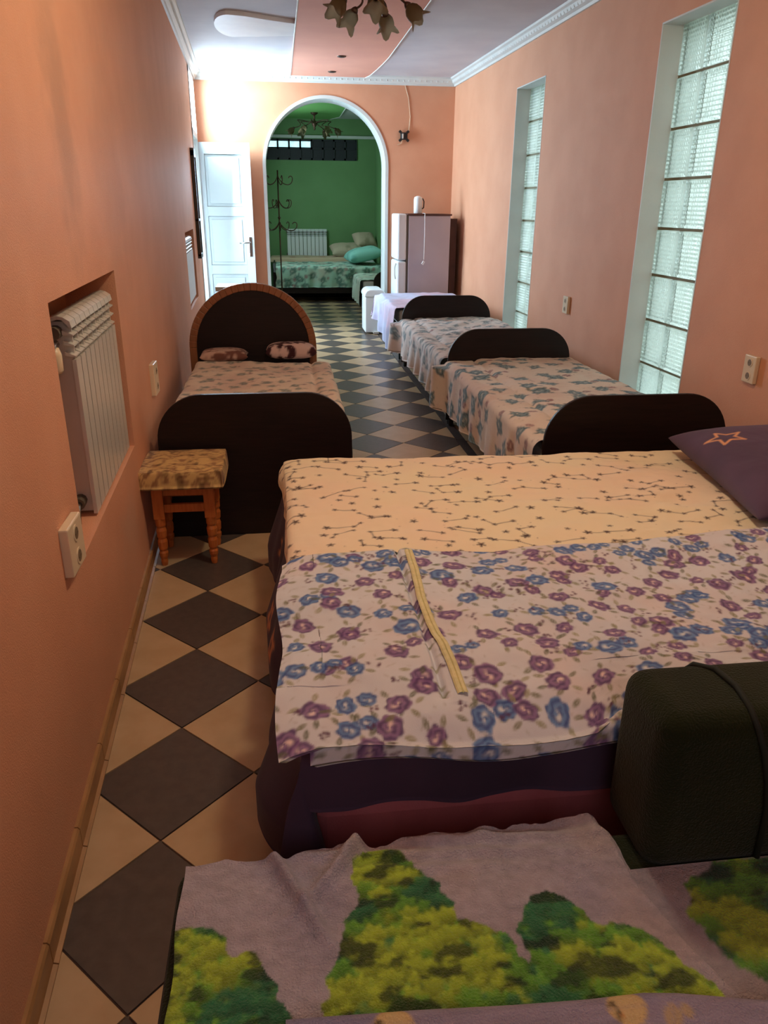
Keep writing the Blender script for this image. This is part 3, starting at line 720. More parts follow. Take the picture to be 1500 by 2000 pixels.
BX0, BX1 = 2.51, 4.49
wood_bed('dark wooden bed by the near glass block window, teal floral cover', BX0, BX1, 7.25, 11.82, dn=.07)
wood_bed('second dark wooden bed from the camera on the right, beyond the near glass block window', BX0 + .0, BX1 - .02, 11.88, 16.75, zt=1.52, ztf=1.2, ins=.12)
# left bed with the arched headboard
lb = empty('arched_bed', V(-.35, 9.9, 0), 'dark bed along the left wall with an arched oak-edged headboard', 'bed'); lb['w0'] = lb.location[:]
bm = bmesh.new(); board(bm, -1.335, 0.645, 7.68, 7.73, 0.0, 1.535, .47); fb = obj('footboard', bm, M['darkwood'], lb, bevel=.003)
HB = (-0.5, 0.965, 12.02)
def half(bm, cx, r, y0, y1, zs, z0, zr_, rin=None):
    n = 30; outer = [(cx - r, z0)] + [(cx - r * math.cos(math.pi * k / n), zs + zr_ * math.sin(math.pi * k / n)) for k in range(n + 1)] + [(cx + r, z0)]
    if rin is None:
        prism_dir(bm, [V(p[0], y0, p[1]) for p in outer], (0, (y1 - y0) * D, 0)); return
    ri = rin; k2 = zr_ - (r - rin)
    inner = [(cx - ri, z0)] + [(cx - ri * math.cos(math.pi * k / n), zs + k2 * math.sin(math.pi * k / n)) for k in range(n + 1)] + [(cx + ri, z0)]
    for i in range(len(outer) - 1):
        prism_dir(bm, [V(outer[i][0], y0, outer[i][1]), V(outer[i + 1][0], y0, outer[i + 1][1]), V(inner[i + 1][0], y0, inner[i + 1][1]), V(inner[i][0], y0, inner[i][1])], (0, (y1 - y0) * D, 0))
bm = bmesh.new(); half(bm, HB[0], HB[1], HB[2] - .03, HB[2] + .06, 1.27, 0.0, .95, HB[1] - .11); obj('headboard_frame', bm, M['oak'], lb, bevel=.004)
bm = bmesh.new(); half(bm, HB[0], HB[1] - .10, HB[2] - .005, HB[2] + .04, 1.27, 0.15, .85); obj('headboard', bm, M['darkwood'], lb)
for s in (-1.28, .52): box('side_rail', V(s, 7.73, .35), V(s + .04, 11.99, .62), M['darkwood'], lb)
box('mattress', V(-1.24, 7.76, .62), V(.50, 11.95, 1.0), M['white'], lb, bevel=.03)

# bedspreads
c = teal_floral(.7, 2.5, 3.0, 5.8, 3, base=(226, 210, 194), dk=(48, 80, 92), md=(118, 150, 158), step=.21, r=.052)
def mod_r(U, W, X, Y, Z, d):
    X = X + .05 * np.clip((11 * D - W) / (4 * D), 0, 1) * D * 1.2
    k = np.exp(-((W - W.min()) / .10) ** 2) * 0 + np.exp(-((W - W.max()) / .12) ** 2) * (d > .03)
    return X - .09 * k, Y, Z
def seam(x, depth=.012, wd=.012):
    def f(U, W, X, Y, Z, d):
        X, Y, Z = mod_r(U, W, X, Y, Z, d); s = x + .03 * (vnoise(W * 3, W * 0, 2) - .5)
        Z = Z - depth * np.exp(-((U - s) / wd) ** 2) * (d < .02) + .012 * np.clip((U - s) / .05, 0, 1) * (d < .02); return X, Y, Z
    return f
s = drape('bedspread', 2.54 * D, 4.46 * D, 7.32 * D, 11.76 * D, 1.07 * D, (.36, .14, 0, 0), .011, c, M['print'], None, r=.045, wr=.02, wave=.024, seed=3, mod=seam(2.93 * D))
tag(s, 'cream bedspread with teal flowers beside the near glass block window', 'bedspread')
c = teal_floral(.9, 2.4, 5.2, 8.2, 8, base=(214, 206, 200), dk=(70, 88, 96), md=(130, 146, 150), step=.13, res=.007, r=.034)
s = drape('bedspread', 2.54 * D, 4.45 * D, 12.07 * D, 16.68 * D, 1.05 * D, (.34, .14, 0, 0), .016, c, M['print'], None, r=.045, wr=.03, wave=.03, seed=11, mod=seam(2.78 * D))
tag(s, 'greyish floral bedspread on the second right-hand bed, between two dark boards', 'bedspread')
c = teal_floral(-1.2, .9, 3.2, 6.0, 15, base=(232, 214, 192), dk=(104, 116, 108), md=(150, 150, 136), step=.13, res=.007, r=.028)
def mod_l(U, W, X, Y, Z, d):
    s = .36 * D; Z = Z - .014 * np.exp(-((U - s) / .014) ** 2) * (d < .02); return X, Y, Z
s = drape('bedspread', -1.27 * D, .56 * D, 7.78 * D, 11.5 * D, 1.13 * D, (.03, .26, 0, 0.02), .012, c, M['print'], None, r=.04, wr=.022, wave=.03, seed=21, mod=mod_l)
tag(s, 'cream floral bedspread on the arched bed along the left wall', 'bedspread')

# ---------------------------------------------------------------- cushions / pillows
def pillow(name, loc, w, d, hgt, rot, paint, m, label=None, cat='pillow', group=None, parent=None, n=48, tilt=(0, 0), flat=.45):
    u = np.linspace(-1, 1, n); U, W = np.meshgrid(u, u, indexing='ij')
    prof = np.clip((1 - np.abs(U) ** 3.2) * (1 - np.abs(W) ** 3.2), 0, 1) ** flat
    pin = 1 - .06 * (1 - np.abs(U) ** 2) * np.abs(W) ** 4 ; pin2 = 1 - .06 * (1 - np.abs(W) ** 2) * np.abs(U) ** 4
    X = U * w / 2 * pin2; Y = W * d / 2 * pin
    wr = (fbm(U * 3 + loc[0] * 9, W * 3, 4, 5) - .5) * .12
    P = [np.stack([X, Y, hgt / 2 * (prof * (1 + wr))], -1), np.stack([X, Y, -hgt / 2 * prof * .8], -1)]
    R_ = Matrix.Rotation(rot, 3, 'Z') @ Matrix.Rotation(tilt[0], 3, 'X') @ Matrix.Rotation(tilt[1], 3, 'Y'); Rm = np.array(R_)
    vs = np.concatenate([p.reshape(-1, 3) for p in P]) @ Rm.T + np.array(loc)
    idx = np.arange(n * n).reshape(n, n); q = np.stack([idx[:-1, :-1], idx[1:, :-1], idx[1:, 1:], idx[:-1, 1:]], -1).reshape(-1, 4)
    q = np.concatenate([q, (q + n * n)[:, ::-1]])
    me = bpy.data.meshes.new(name); me.from_pydata(vs.tolist(), [], q.tolist())
    bm = bmesh.new(); bm.from_mesh(me); bmesh.ops.remove_doubles(bm, verts=bm.verts, dist=1e-5)
    if paint is not None:
        lay = None
    bm.to_mesh(me); bm.free(); me.polygons.foreach_set('use_smooth', [True] * len(me.polygons))
    if paint is not None:
        co = np.empty(len(me.vertices) * 3); me.vertices.foreach_get('co', co); lc = (co.reshape(-1, 3) - np.array(loc)) @ Rm
        cc = np.ones((len(lc), 4), np.float32); cc[:, :3] = paint(lc[:, 0], lc[:, 1]); at = me.color_attributes.new('col', 'FLOAT_COLOR', 'POINT'); at.data.foreach_set('color', cc.ravel())
    me.materials.append(m); o = obj(name, me, None, parent); tag(o, label, cat if label else None, group); return o
def animal_paint(seed, light=(214, 176, 128), dark=(86, 50, 34), sc=16, st=(1, 3)):
    def f(U, W):
        n = fbm(U * sc * st[0] + seed, W * sc * st[1] + 3 * vnoise(U * 9, W * 9, seed), 3, seed); t = np.clip((n - .46) * 9, 0, 1)[..., None]
        return np.array(lin(light)) * (1 - t) + np.array(lin(dark)) * t
    return f
pillow('cushion', V(-.93, 11.72, 1.20), .33, .17, .10, 0.02, animal_paint(3, (200, 168, 152), (120, 80, 70), 20), M['print'], 'tan wavy-patterned cushion at the left end of the arched headboard', 'cushion', n=40)
pillow('cushion', V(.07, 11.78, 1.24), .36, .16, .13, 0.0, animal_paint(9, (214, 186, 180), (66, 34, 40), 24, (1, 1.4)), M['print'], 'dark spotted cushion at the right end of the arched headboard', 'cushion', n=40)

# ---------------------------------------------------------------- double bed near the camera
db = empty('double_bed', V(2.6, 4.6, 0), 'wide low double bed with a maroon base across the foreground', 'bed'); db['w0'] = db.location[:]
box('mattress_base', V(0.04, 2.84, .06), V(5.05, 6.5, .66), M['maroon'], db, bevel=.03)
box('mattress', V(0.06, 2.84, .66), V(5.05, 6.5, 1.02), M['purple'], db, bevel=.035)
for xx in (.2, 4.8):
    for yy in (3.1, 6.2): box('leg', V(xx, yy, 0), V(xx + .12, yy + .12, .06), M['darkwood'], db)
# maroon stretch cover folds on the near side: gentle bulge
# purple sheet, hanging to the floor at the left end
rng = random.Random(5)
cs = Canvas(-.75, 2.4, .9, 3.3, .008, (74, 58, 80)); cs.tint((58, 46, 64), 5, .6, 4)
for (x, y) in jitter_points(-.75, 0, 1.9, 3.3, .28, rng, .25): cs.star(x, y, .05, (214, 142, 96), rng.uniform(0, 6), 5, .007)
def mod_sheet(U, W, X, Y, Z, d):
    k = np.clip(d / .3, 0, 1) * (U < .05); X = X - .05 * k * (1 + .6 * np.sin(W * 9)) + .09 * k * np.exp(-((W - 2.80 * D) / .07) ** 2); Y = Y + .02 * k * np.exp(-((W - 2.80 * D) / .1) ** 2) * -1; return X, Y, Z
s = drape('bed_sheet', 0.04 * D, 5.0 * D, 2.80 * D, 6.52 * D, 1.05 * D, (.42, 0, .155, .05), .012, cs, M['print'], None, r=.03, wr=.006, wave=.02, seed=31, mod=mod_sheet)
tag(s, 'dark purple star-print sheet under the two light covers, hanging to the floor', 'sheet')
# cream constellation duvet
rng = random.Random(12)
cc = Canvas(-.25, 2.4, 1.95, 3.3, .0035, (238, 224, 192)); cc.tint((242, 212, 190), 2.2, .55, 2)
ink = (62, 40, 48)
for (x, y) in jitter_points(-.25, 2.4, 1.95, 3.3, .108, rng, .42):
    k = rng.random(); a = rng.uniform(-.5, .5) + (math.pi if rng.random() < .5 else 0)
    cc.star(x, y, rng.uniform(.009, .016), ink, rng.uniform(0, 6))
    if k < .62:
        L_ = rng.uniform(.05, .10); x2, y2 = x + L_ * math.cos(a), y + L_ * math.sin(a); cc.seg(x, y, x2, y2, .0021, ink, .85); cc.star(x2, y2, .010, ink, rng.uniform(0, 6))
        if rng.random() < .5:
            a2 = a + rng.choice([-1, 1]) * rng.uniform(.5, 1.7); L2 = rng.uniform(.03, .06); x3, y3 = x2 + L2 * math.cos(a2), y2 + L2 * math.sin(a2); cc.seg(x2, y2, x3, y3, .0021, ink, .85); cc.star(x3, y3, .009, ink)
    if rng.random() < .6: cc.dot(x + rng.uniform(-.05, .05), y + rng.uniform(-.05, .05), .0035, ink)
def mod_cream(U, W, X, Y, Z, d):
    # duvet is a little fuller in the middle, left end hangs unevenly
    Z = Z + .012 * np.exp(-(((U - .2) / .5) ** 2)) * (d < .02)
    cor = np.clip((-.005 - U) / .06, 0, 1) * np.clip((W - 2.75) / .25, 0, 1); Z = Z + .012 * cor; X = X - .02 * cor
    return X, Y, Z
s = drape('duvet', 0.02 * D, 4.9 * D, 4.40 * D, 6.62 * D, 1.135 * D, (.10, 0, 0.0, .05), .0045, cc, M['print'], None, r=.035, wr=.014, wave=.02, seed=41, mod=mod_cream, wscale=4)
tag(s, 'cream duvet printed with dark stars and constellations, far half of the double bed', 'duvet')
# floral duvet cover
rng = random.Random(77)
fx0, fx1, fy0, fy1 = -.045, 2.30, 1.215, 2.06
cf = Canvas(fx0 - .1, fx1 + .1, fy0 - .12, fy1 + .1, .003, (212, 214, 222)); cf.tint((214, 190, 184), 3, .5, 6); cf.tint((196, 204, 216), 4, .5, 9)
PUR = ((84, 54, 104), (138, 102, 150), (234, 208, 204)); BLU = ((48, 76, 142), (96, 136, 190), (222, 226, 226))
for (x, y) in jitter_points(fx0 - .1, fx1, fy0 - .12, fy1 + .05, .045, rng, .5):
    cf.leaf(x, y, rng.uniform(.012, .03), .006, rng.uniform(0, 3), rng.choice([(160, 152, 140), (150, 146, 128), (176, 160, 158)]), .5)
for k_, (x, y) in enumerate(jitter_points(fx0 - .08, fx1, fy0 - .1, fy1 + .05, .094, rng, .36)):
    k = rng.random(); a = rng.uniform(0, 6.2); r_ = rng.uniform(.023, .037)
    for q in range(4):
        b = a + q * 1.5 + rng.uniform(-.4, .4); cf.leaf(x + r_ * 1.35 * math.cos(b), y + r_ * 1.35 * math.sin(b), .032, .014, b + rng.uniform(-.5, .5), rng.choice([(112, 112, 74), (134, 132, 92), (92, 98, 66), (150, 148, 110)]), .8)
    P_ = BLU if k < .46 else PUR
    cf.rose(x, y, r_, *P_, rng, rng.uniform(.75, 1), a)
    if k < .14: cf.rose(x + r_ * 1.5, y + r_ * .5, r_ * .8, *BLU, rng)
    if rng.random() < .7:
        bx_, by_ = x + rng.uniform(.04, .055) * rng.choice([-1, 1]), y + rng.uniform(-.03, .03)
        for q in range(5): cf.dot(bx_ + rng.uniform(-.014, .014), by_ + rng.uniform(-.014, .014), .0055, (96, 58, 84), .85)
def mod_fl(U, W, X, Y, Z, d):
    zx = .335 + 0 * W                                                   # the zip placket line
    Z = Z - .016 * np.exp(-((U - zx + .030) / .006) ** 2) * (W > 1.33) + .005 * np.exp(-((U - zx) / .016) ** 2) * (W > 1.31)
    Z = Z + .016 * np.exp(-((W - 1.5) / .25) ** 2) * np.exp(-((U - .7) / .6) ** 2)
    n = np.clip((1.33 - W) / .1, 0, 1); Z = Z - .028 * n * n + n * .012 * np.sin(U * 8 + 1)
    e = np.clip((U + .02) / -.055, 0, 1); Z = Z - .012 * e
    X = X + .008 * np.sin(W * 13) * (U < .05); Y = Y + (.008 * np.sin(U * 6.0) + .07 * np.clip((U - .9) / .7, 0, 1) - .055 * np.clip((.03 - U) / .08, 0, 1)) * np.clip((W - 1.7) / .36, 0, 1) + (W < 1.4) * (.007 * np.sin(U * 7 + 2)) + .05 * np.clip((U - .60) / .08, 0, 1) * np.clip((1.45 - W) / .2, 0, 1) - .03 * np.clip((.03 - U) / .08, 0, 1) * np.clip((1.4 - W) / .2, 0, 1)
    return X, Y, Z
fdv = drape('duvet_cover', fx0, fx1, fy0, fy1, 1.225 * D, (0, 0, 0, 0), .0036, cf, M['print'], None, r=.03, wr=.022, wave=.0, seed=55, mod=mod_fl, wscale=3.4)
tag(fdv, 'pale duvet cover printed with purple and blue roses with a cream zip', 'duvet')
def mod_fl2(U, W, X, Y, Z, d):
    Y = Y + .008 * np.sin(U * 9 + 1); return X, Y, Z + .008 * np.sin(U * 11)
lay = drape('lower_layer', fx0 + .06, fx1, fy0 + .03, fy0 + .35, 1.165 * D, (0, 0, .05, 0), .006, cf, M['print'], fdv, r=.02, wr=.006, wave=.02, seed=56, mod=mod_fl2)
# zip: tape and teeth lying on the cover
zp = []
for k in range(41):
    t = k / 40; W_ = 2.045 - t * .72; zp.append((.328 + .012 * (t - .45) ** 2 * 4 + .003 * math.sin(t * 9), W_))
bm = bmesh.new(); prev = None
dep = bpy.context.evaluated_depsgraph_get()
vv = np.empty(len(fdv.data.vertices) * 3); fdv.data.vertices.foreach_get('co', vv); vv = vv.reshape(-1, 3)
for (x, y) in zp:
    zz = vv[np.argmin((vv[:, 0] - x) ** 2 + (vv[:, 1] - y) ** 2)][2] + .006
    ring = [bm.verts.new((x + dx, y, zz + dz)) for dx, dz in ((-.012, -.003), (-.008, .0), (-.002, .001), (0, -.002), (.002, .001), (.008, .0), (.012, -.003))]
    if prev:
        for k in range(6): bm.faces.new((prev[k], prev[k + 1], ring[k + 1], ring[k]))
    prev = ring
obj('zip', bm, M['zip'], fdv, smooth=False)['label'] = 'cream zip'

# purple star pillow at the right
rng = random.Random(3)
cp = Canvas(-.5, .5, -.5, .5, .004, (88, 68, 92)); cp.tint((74, 58, 80), 6, .5, 3)
cp.star(-.26, .17, .075, (222, 160, 118), .5, 5, .0055); cp.star(.05, -.28, .07, (222, 160, 118), 1.2, 5, .0055); cp.star(.3, .25, .06, (222, 160, 118), 0, 5, .005)
pillow('pillow', V(4.25, 5.50, 1.31), .78, .88, .20, -0.12, cp, M['print'], 'dark purple pillow with outlined orange stars', 'pillow', n=170, tilt=(0.03, -.05))

# ---------------------------------------------------------------- foreground sofa
so = empty('sofa_bed', V(1.5, 1.4, 0), 'dark green velour sofa bed folded out at the bottom of the view', 'sofa'); so['w0'] = so.location[:]
bm = bmesh.new(); bb(bm, V(-.52, .2, .06), V(4.6, 2.42, .78)); obj('seat', bm, M['green_velour'], so, bevel=.02)
bm = bmesh.new(); bb(bm, V(1.37, 2.2, .74), V(4.6, 2.64, 1.50))
o = obj('armrest', bm, M['green_velour'], so); b = o.modifiers.new('bevel', 'BEVEL'); b.width = .045; b.segments = 6; o.data.polygons.foreach_set('use_smooth', [True] * len(o.data.polygons))
pp = [V(1.66, 2.63, 1.44), V(1.68, 2.60, 1.49), V(1.735, 2.53, 1.508), V(1.752, 2.40, 1.512), V(1.735, 2.27, 1.505), V(1.735, 2.20, 1.46), V(1.775, 2.185, 1.35), V(1.82, 2.185, 1.2), V(1.845, 2.185, 1.05), V(1.85, 2.185, .8)]
bm = bmesh.new(); tube(bm, pp, .006, 8); obj('piping', bm, M['green_dark'], so, smooth=True)
for xx in (-.4, 4.3):
    for yy in (.4, 2.1): box('leg', V(xx, yy, 0), V(xx + .14, yy + .14, .07), M['blackhole'], so)

# towel with trees
GY, GG, GD_, GB = (192, 222, 72), (122, 190, 68), (38, 70, 46), (62, 136, 92)
def inpoly(X, Y, P):
    r = np.zeros(X.shape, bool); n = len(P)
    for i in range(n):
        (x1, y1), (x2, y2) = P[i], P[(i + 1) % n]
        if y1 == y2: continue
        c_ = ((y1 > Y) != (y2 > Y)) & (X < (x2 - x1) * (Y - y1) / (y2 - y1) + x1); r ^= c_
    return r
def tree_paint(c, P, seed):
    w = .02; N = fbm(c.X * 22, c.Y * 22, 3, seed) - .5; N2 = fbm(c.X * 22 + 50, c.Y * 22, 3, seed + 1) - .5
    m = inpoly(c.X + N * .05, c.Y + N2 * .05, P).astype(float)
    # foliage tufts: cellular clumps
    rng = random.Random(seed); xs = [p[0] for p in P]; ys = [p[1] for p in P]
    lay = np.zeros(c.X.shape + (3,)); lay[:] = lin(GG)
    big = fbm(c.X * 9, c.Y * 14, 3, seed + 7)
    for q, (col, th, amt) in enumerate(((GB, .50, .9), (GY, .50, .8), (GD_, .60, .8))):
        nn = np.clip((fbm(c.X * 10 + q * 31, c.Y * 16, 4, seed + 20 + q) - th) * 9, 0, 1)[..., None] * amt; lay = lay * (1 - nn) + np.array(lin(col)) * nn
    cl = Canvas.__new__(Canvas); cl.__dict__.update(c.__dict__); cl.img = lay
    pts = jitter_points(min(xs), max(xs), min(ys), max(ys), .022, rng, .5); pts.sort(key=lambda p: -p[1] + rng.uniform(-.05, .05))
    for (x, y) in pts:
        sh = float(fbm(np.array(x * 8.), np.array(y * 12.), 3, seed + 40)); k = rng.random()
        col = GY if sh > .55 else (GG if sh > .44 else GB)
        r = rng.uniform(.011, .025)
        ww = cl.win(x, y, r * 1.6)
        if ww is None: continue
        dx, dy = cl.X[ww] - x, cl.Y[ww] - y; rho = np.hypot(dx, dy) / r; th = np.arctan2(dy, dx)
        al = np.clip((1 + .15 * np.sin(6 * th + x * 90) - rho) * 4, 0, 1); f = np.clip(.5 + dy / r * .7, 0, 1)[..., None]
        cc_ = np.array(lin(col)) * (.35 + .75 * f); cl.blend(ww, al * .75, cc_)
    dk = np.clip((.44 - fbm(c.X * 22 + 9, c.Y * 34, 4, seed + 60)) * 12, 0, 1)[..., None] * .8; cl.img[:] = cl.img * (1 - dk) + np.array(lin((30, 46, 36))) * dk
    hf = (.85 + .3 * fbm(c.X * 150, c.Y * 150, 2, 3))[..., None]
    c.img = c.img * (1 - m[..., None]) + cl.img * hf * m[..., None]
ct = Canvas(-.30, 1.3, .25, 1.25, .003, (188, 180, 192)); ct.tint((166, 160, 182), 5, .8, 3); ct.tint((190, 166, 156), 7, .45, 5)
st = fbm(ct.X * 60 + ct.Y * 25, ct.Y * 90, 3, 4)[..., None]; ct.img *= (.78 + .44 * st)
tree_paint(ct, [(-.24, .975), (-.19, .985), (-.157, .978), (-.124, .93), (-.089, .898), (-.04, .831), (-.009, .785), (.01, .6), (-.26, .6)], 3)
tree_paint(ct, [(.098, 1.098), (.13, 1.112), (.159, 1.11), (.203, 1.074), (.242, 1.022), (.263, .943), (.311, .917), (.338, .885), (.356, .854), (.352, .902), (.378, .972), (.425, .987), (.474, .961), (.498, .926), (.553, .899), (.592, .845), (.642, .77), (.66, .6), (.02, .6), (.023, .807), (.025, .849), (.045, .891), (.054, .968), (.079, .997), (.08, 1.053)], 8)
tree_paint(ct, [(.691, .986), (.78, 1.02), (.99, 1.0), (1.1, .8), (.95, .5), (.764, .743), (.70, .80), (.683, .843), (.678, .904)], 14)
# towel geometry: left and right edges follow a slanted outline, crumpled far edge
nu, nv = 300, 250
uu, tt = np.meshgrid(np.linspace(0, 1, nu), np.linspace(0, 1, nv), indexing='ij')
yy_far = 1.118 + .03 * np.clip((uu - .2) / .4, 0, 1) + .010 * np.sin(uu * 24) * np.exp(-((uu - .3) / .3) ** 2) + .006 * (fbm(uu * 22, uu * 0, 3, 2) - .5) * 2
Yt = .30 + (yy_far - .30) * tt
xr = np.interp(Yt, [.3, .767, .859, .99, 1.089, 1.16], [.86, .676, .640, .613, .607, .575])
xlf = -.228 + .02 * (1.1 - Yt) + .003 * np.sin(Yt * 30)
Xt = xlf + (xr - xlf) * uu
crump = np.clip((Yt - 1.0) / .12, 0, 1)
rd = lambda a, b, x0_, w_, amp: amp * np.exp(-((Xt - (x0_ + a * (Yt - 1.1)) + b * (Yt - 1.1) ** 2) / w_) ** 2)
Zt = .386 + .006 * (fbm(Xt * 6, Yt * 6, 3, 8) - .5) * 2 + .009 * (fbm(Xt * 20, Yt * 26, 3, 9) - .5) * (.3 + .7 * np.clip((Yt - .9) / .2, 0, 1)) \
    + rd(-.5, 0, -.055, .014, .026) * np.clip((Yt - .88) / .15, 0, 1) + rd(.7, 2, .075, .018, .036) * np.clip((Yt - .97) / .13, 0, 1) \
    + rd(.2, 0, .34, .02, .012) * np.clip((Yt - 1.08) / .05, 0, 1) + .006 * crump * np.sin(Yt * 170 + Xt * 14) * np.exp(-((Xt - .3) / .3) ** 2) \
    + .02 * np.clip((Xt - .50) / .1, 0, 1) * np.clip((Yt - 1.04) / .1, 0, 1) - .012 * np.clip((Xt - xr + .012) / .012, 0, 1)
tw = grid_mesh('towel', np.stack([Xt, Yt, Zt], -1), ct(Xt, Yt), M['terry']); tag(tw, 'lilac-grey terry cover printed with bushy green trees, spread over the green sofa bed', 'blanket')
# second printed cover beneath it, running under the armrest
us, vs2 = np.meshgrid(np.linspace(.50, 1.5, 160), np.linspace(.15, 1.02, 140), indexing='ij')
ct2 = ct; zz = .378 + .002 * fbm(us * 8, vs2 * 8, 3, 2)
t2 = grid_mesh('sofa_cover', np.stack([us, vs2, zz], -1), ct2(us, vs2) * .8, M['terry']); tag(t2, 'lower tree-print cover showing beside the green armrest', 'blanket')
# folded edge at the bottom with cream round motifs
cw = Canvas(-.1, 1.3, .2, .9, .003, (168, 158, 182)); cw.tint((138, 134, 172), 8, .7, 3); sw = fbm(cw.X * 14, cw.Y * 120, 3, 4)[..., None]; cw.img *= (.75 + .45 * sw)
for (x, y) in ((.118, .752), (.472, .738), (.83, .70)):
    cw.leaf(x, y, .066, .07, 0, (226, 196, 140), 1.0); cw.dot(x, y, .026, (230, 202, 148), 1.0)
    cw.leaf(x - .022, y + .006, .02, .012, .4, (40, 26, 22), .95); cw.leaf(x - .017, y - .010, .026, .010, 1.4, (40, 26, 22), .95); cw.leaf(x - .012, y - .012, .018, .006, 1.4, (214, 130, 40), .95)
cw.leaf(.535, .715, .05, .03, 1.2, (206, 180, 140), .9); cw.dot(.56, .722, .012, (206, 180, 140))
us, tt = np.meshgrid(np.linspace(-.04, 1.2, 330), np.linspace(0, 1, 90), indexing='ij')
edge = np.interp(us, [-.04, .02, .15, .3, .42, .51, .56, .69, 1.2], [.792, .790, .784, .774, .768, .768, .762, .735, .70])
ang = np.clip(tt / .14, 0, 1) * math.pi / 2
Yw = edge - .022 * (1 - np.sin(ang)) * 0 - np.where(tt < .14, .022 * (1 - np.cos(ang)), .022 + (tt - .14) * .52)
Zw = .392 + .028 * np.sin(ang) + .004 * (fbm(us * 9, Yw * 9, 3, 6) - .5)
t3 = grid_mesh('blanket', np.stack([us, Yw, Zw], -1), cw(us, Yw), M['terry']); tag(t3, 'folded lilac blanket edge with cream round motifs at the bottom edge of the picture', 'blanket')

# ---------------------------------------------------------------- stool
st = empty('stool', V(-1.0, 7.2, 0), 'small pine stool with brown patterned upholstered seat in front of the left bed', 'stool'); st['w0'] = st.location[:]
def cushion_seat(cx, cy, z, w, d, hgt, parent):
    def f(U, W):
        n = fbm(U * 34, W * 120 + 7 * vnoise(U * 20, W * 20, 4), 3, 5); t = (np.clip((n - .47) * 6, 0, 1) * .8)[..., None]; n2 = np.clip((fbm(U * 30 + 9, W * 30, 2, 8) - .6) * 9, 0, 1)[..., None]
        c_ = np.array(lin((206, 170, 112))) * (1 - t) + np.array(lin((132, 88, 62))) * t; return c_ * (1 - .6 * n2) + np.array(lin((66, 36, 24))) * .6 * n2
    n = 70; u = np.linspace(-1.25, 1.25, n); U, W = np.meshgrid(u, u, indexing='ij')
    r = .16
    def sh(t): a = np.clip(np.abs(t) - 1, 0, .25) / .25; return np.sign(t) * (np.minimum(np.abs(t), 1) * (1 - r * .3) + r * .3 * np.sin(a * math.pi / 2)), a
    sx, ax = sh(U); sy, ay = sh(W); a = np.clip(np.hypot(ax, ay), 0, 1); rc_ = 1 - .035 * (np.abs(sx) * np.abs(sy)) ** 6; X = cx + sx * rc_ * w / 2; Y = cy + sy * rc_ * d / 2
    Z = z - hgt * np.maximum(ax, ay) ** 1.6 + .006 * (1 - np.clip(np.abs(U), 0, 1) ** 2) * (1 - np.clip(np.abs(W), 0, 1) ** 2)
    return grid_mesh('seat', np.stack([X, Y, Z], -1), f(U * w / 2, W * d / 2), M['print'], parent)
cushion_seat(-1.03 * D, 7.22 * D, 1.0 * D, .375, .35, .072, st)
box('seat_board', V(-1.39, 6.88, .83), V(-.67, 7.56, .90), M['pine'], st)
for (lx, ly, i) in ((-1.27, 7.0, 0), (-.79, 7.0, 1), (-1.27, 7.44, 2), (-.79, 7.44, 3)):
    bm = bmesh.new(); w = .052; bb(bm, V(lx - w, ly - w, .50), V(lx + w, ly + w, .85))
    pr = [(.013, 0), (.016, .02), (.015, .035), (.020, .05), (.021, .065), (.016, .075), (.021, .085), (.0225, .12), (.018, .135), (.022, .145), (.024, .175), (.019, .19), (.023, .20), (.024, .235)]
    lathe(bm, V(lx, ly, 0), pr, 14); obj('leg', bm, M['pine'], st, bevel=.002)
for (a, b2) in (((-1.27, 7.0), (-.79, 7.0)), ((-1.27, 7.44), (-.79, 7.44))):
    box('rung', V(a[0], a[1] - .02, .56), V(b2[0], a[1] + .02, .64), M['pine'], st); box('apron', V(a[0], a[1] - .02, .73), V(b2[0], a[1] + .02, .85), M['pine'], st)
for xx in (-1.27, -.79):
    box('rung', V(xx - .02, 7.0, .42), V(xx + .02, 7.44, .50), M['pine'], st); box('apron', V(xx - .02, 7.0, .73), V(xx + .02, 7.44, .85), M['pine'], st)

# ---------------------------------------------------------------- folding bed, bin, fridge at the far end
fb = empty('folding_bed', V(3.4, 19, 0), 'low folding bed with thin metal legs beyond the last dark board', 'bed'); fb['w0'] = fb.location[:]
box('mattress', V(2.55, 17.4, .8), V(4.3, 20.2, 1.13), M['white'], fb, bevel=.03)
bm = bmesh.new(); 
for (a, b2) in (((2.58, 17.45), (2.58, 20.1)), ((4.25, 17.45), (4.25, 20.1)), ((2.58, 20.1), (4.25, 20.1)), ((2.58, 17.45), (4.25, 17.45))): tube(bm, [V(a[0], a[1], .76), V(b2[0], b2[1], .76)], .014, 8)
obj('frame', bm, M['metal_dark'], fb)
for xx in (2.60, 4.22):
    for yy in (17.6, 20.0): bm = bmesh.new(); tube(bm, [V(xx, yy, 0), V(xx, yy, .76)], .012, 8); obj('leg', bm, M['metal_dark'], fb)
cb = Canvas(.8, 2.4, 7.8, 9.8, .008, (190, 196, 222)); cb.tint((206, 178, 196), 3, .9, 5); cb.tint((150, 150, 176), 14, .35, 9)
def mod_b(U, W, X, Y, Z, d):
    k = (d > .02) * np.clip((W - 8.3) / .8, 0, 1); X = X - .05 * k; Z = Z + .0 * k; lim = 1.2 * D - (.48 - .22 * np.clip((W - 8.5) / .8, 0, 1)); return X, Y, np.maximum(Z, lim)
s = drape('blanket', 2.5 * D, 4.35 * D, 17.3 * D, 20.25 * D, 1.2 * D, (.5, .1, .02, .12), .016, cb, M['print'], None, r=.03, wr=.02, wave=.04, seed=61, mod=mod_b)
tag(s, 'pale blue and lilac blanket draped over the folding bed near the fridge', 'blanket')

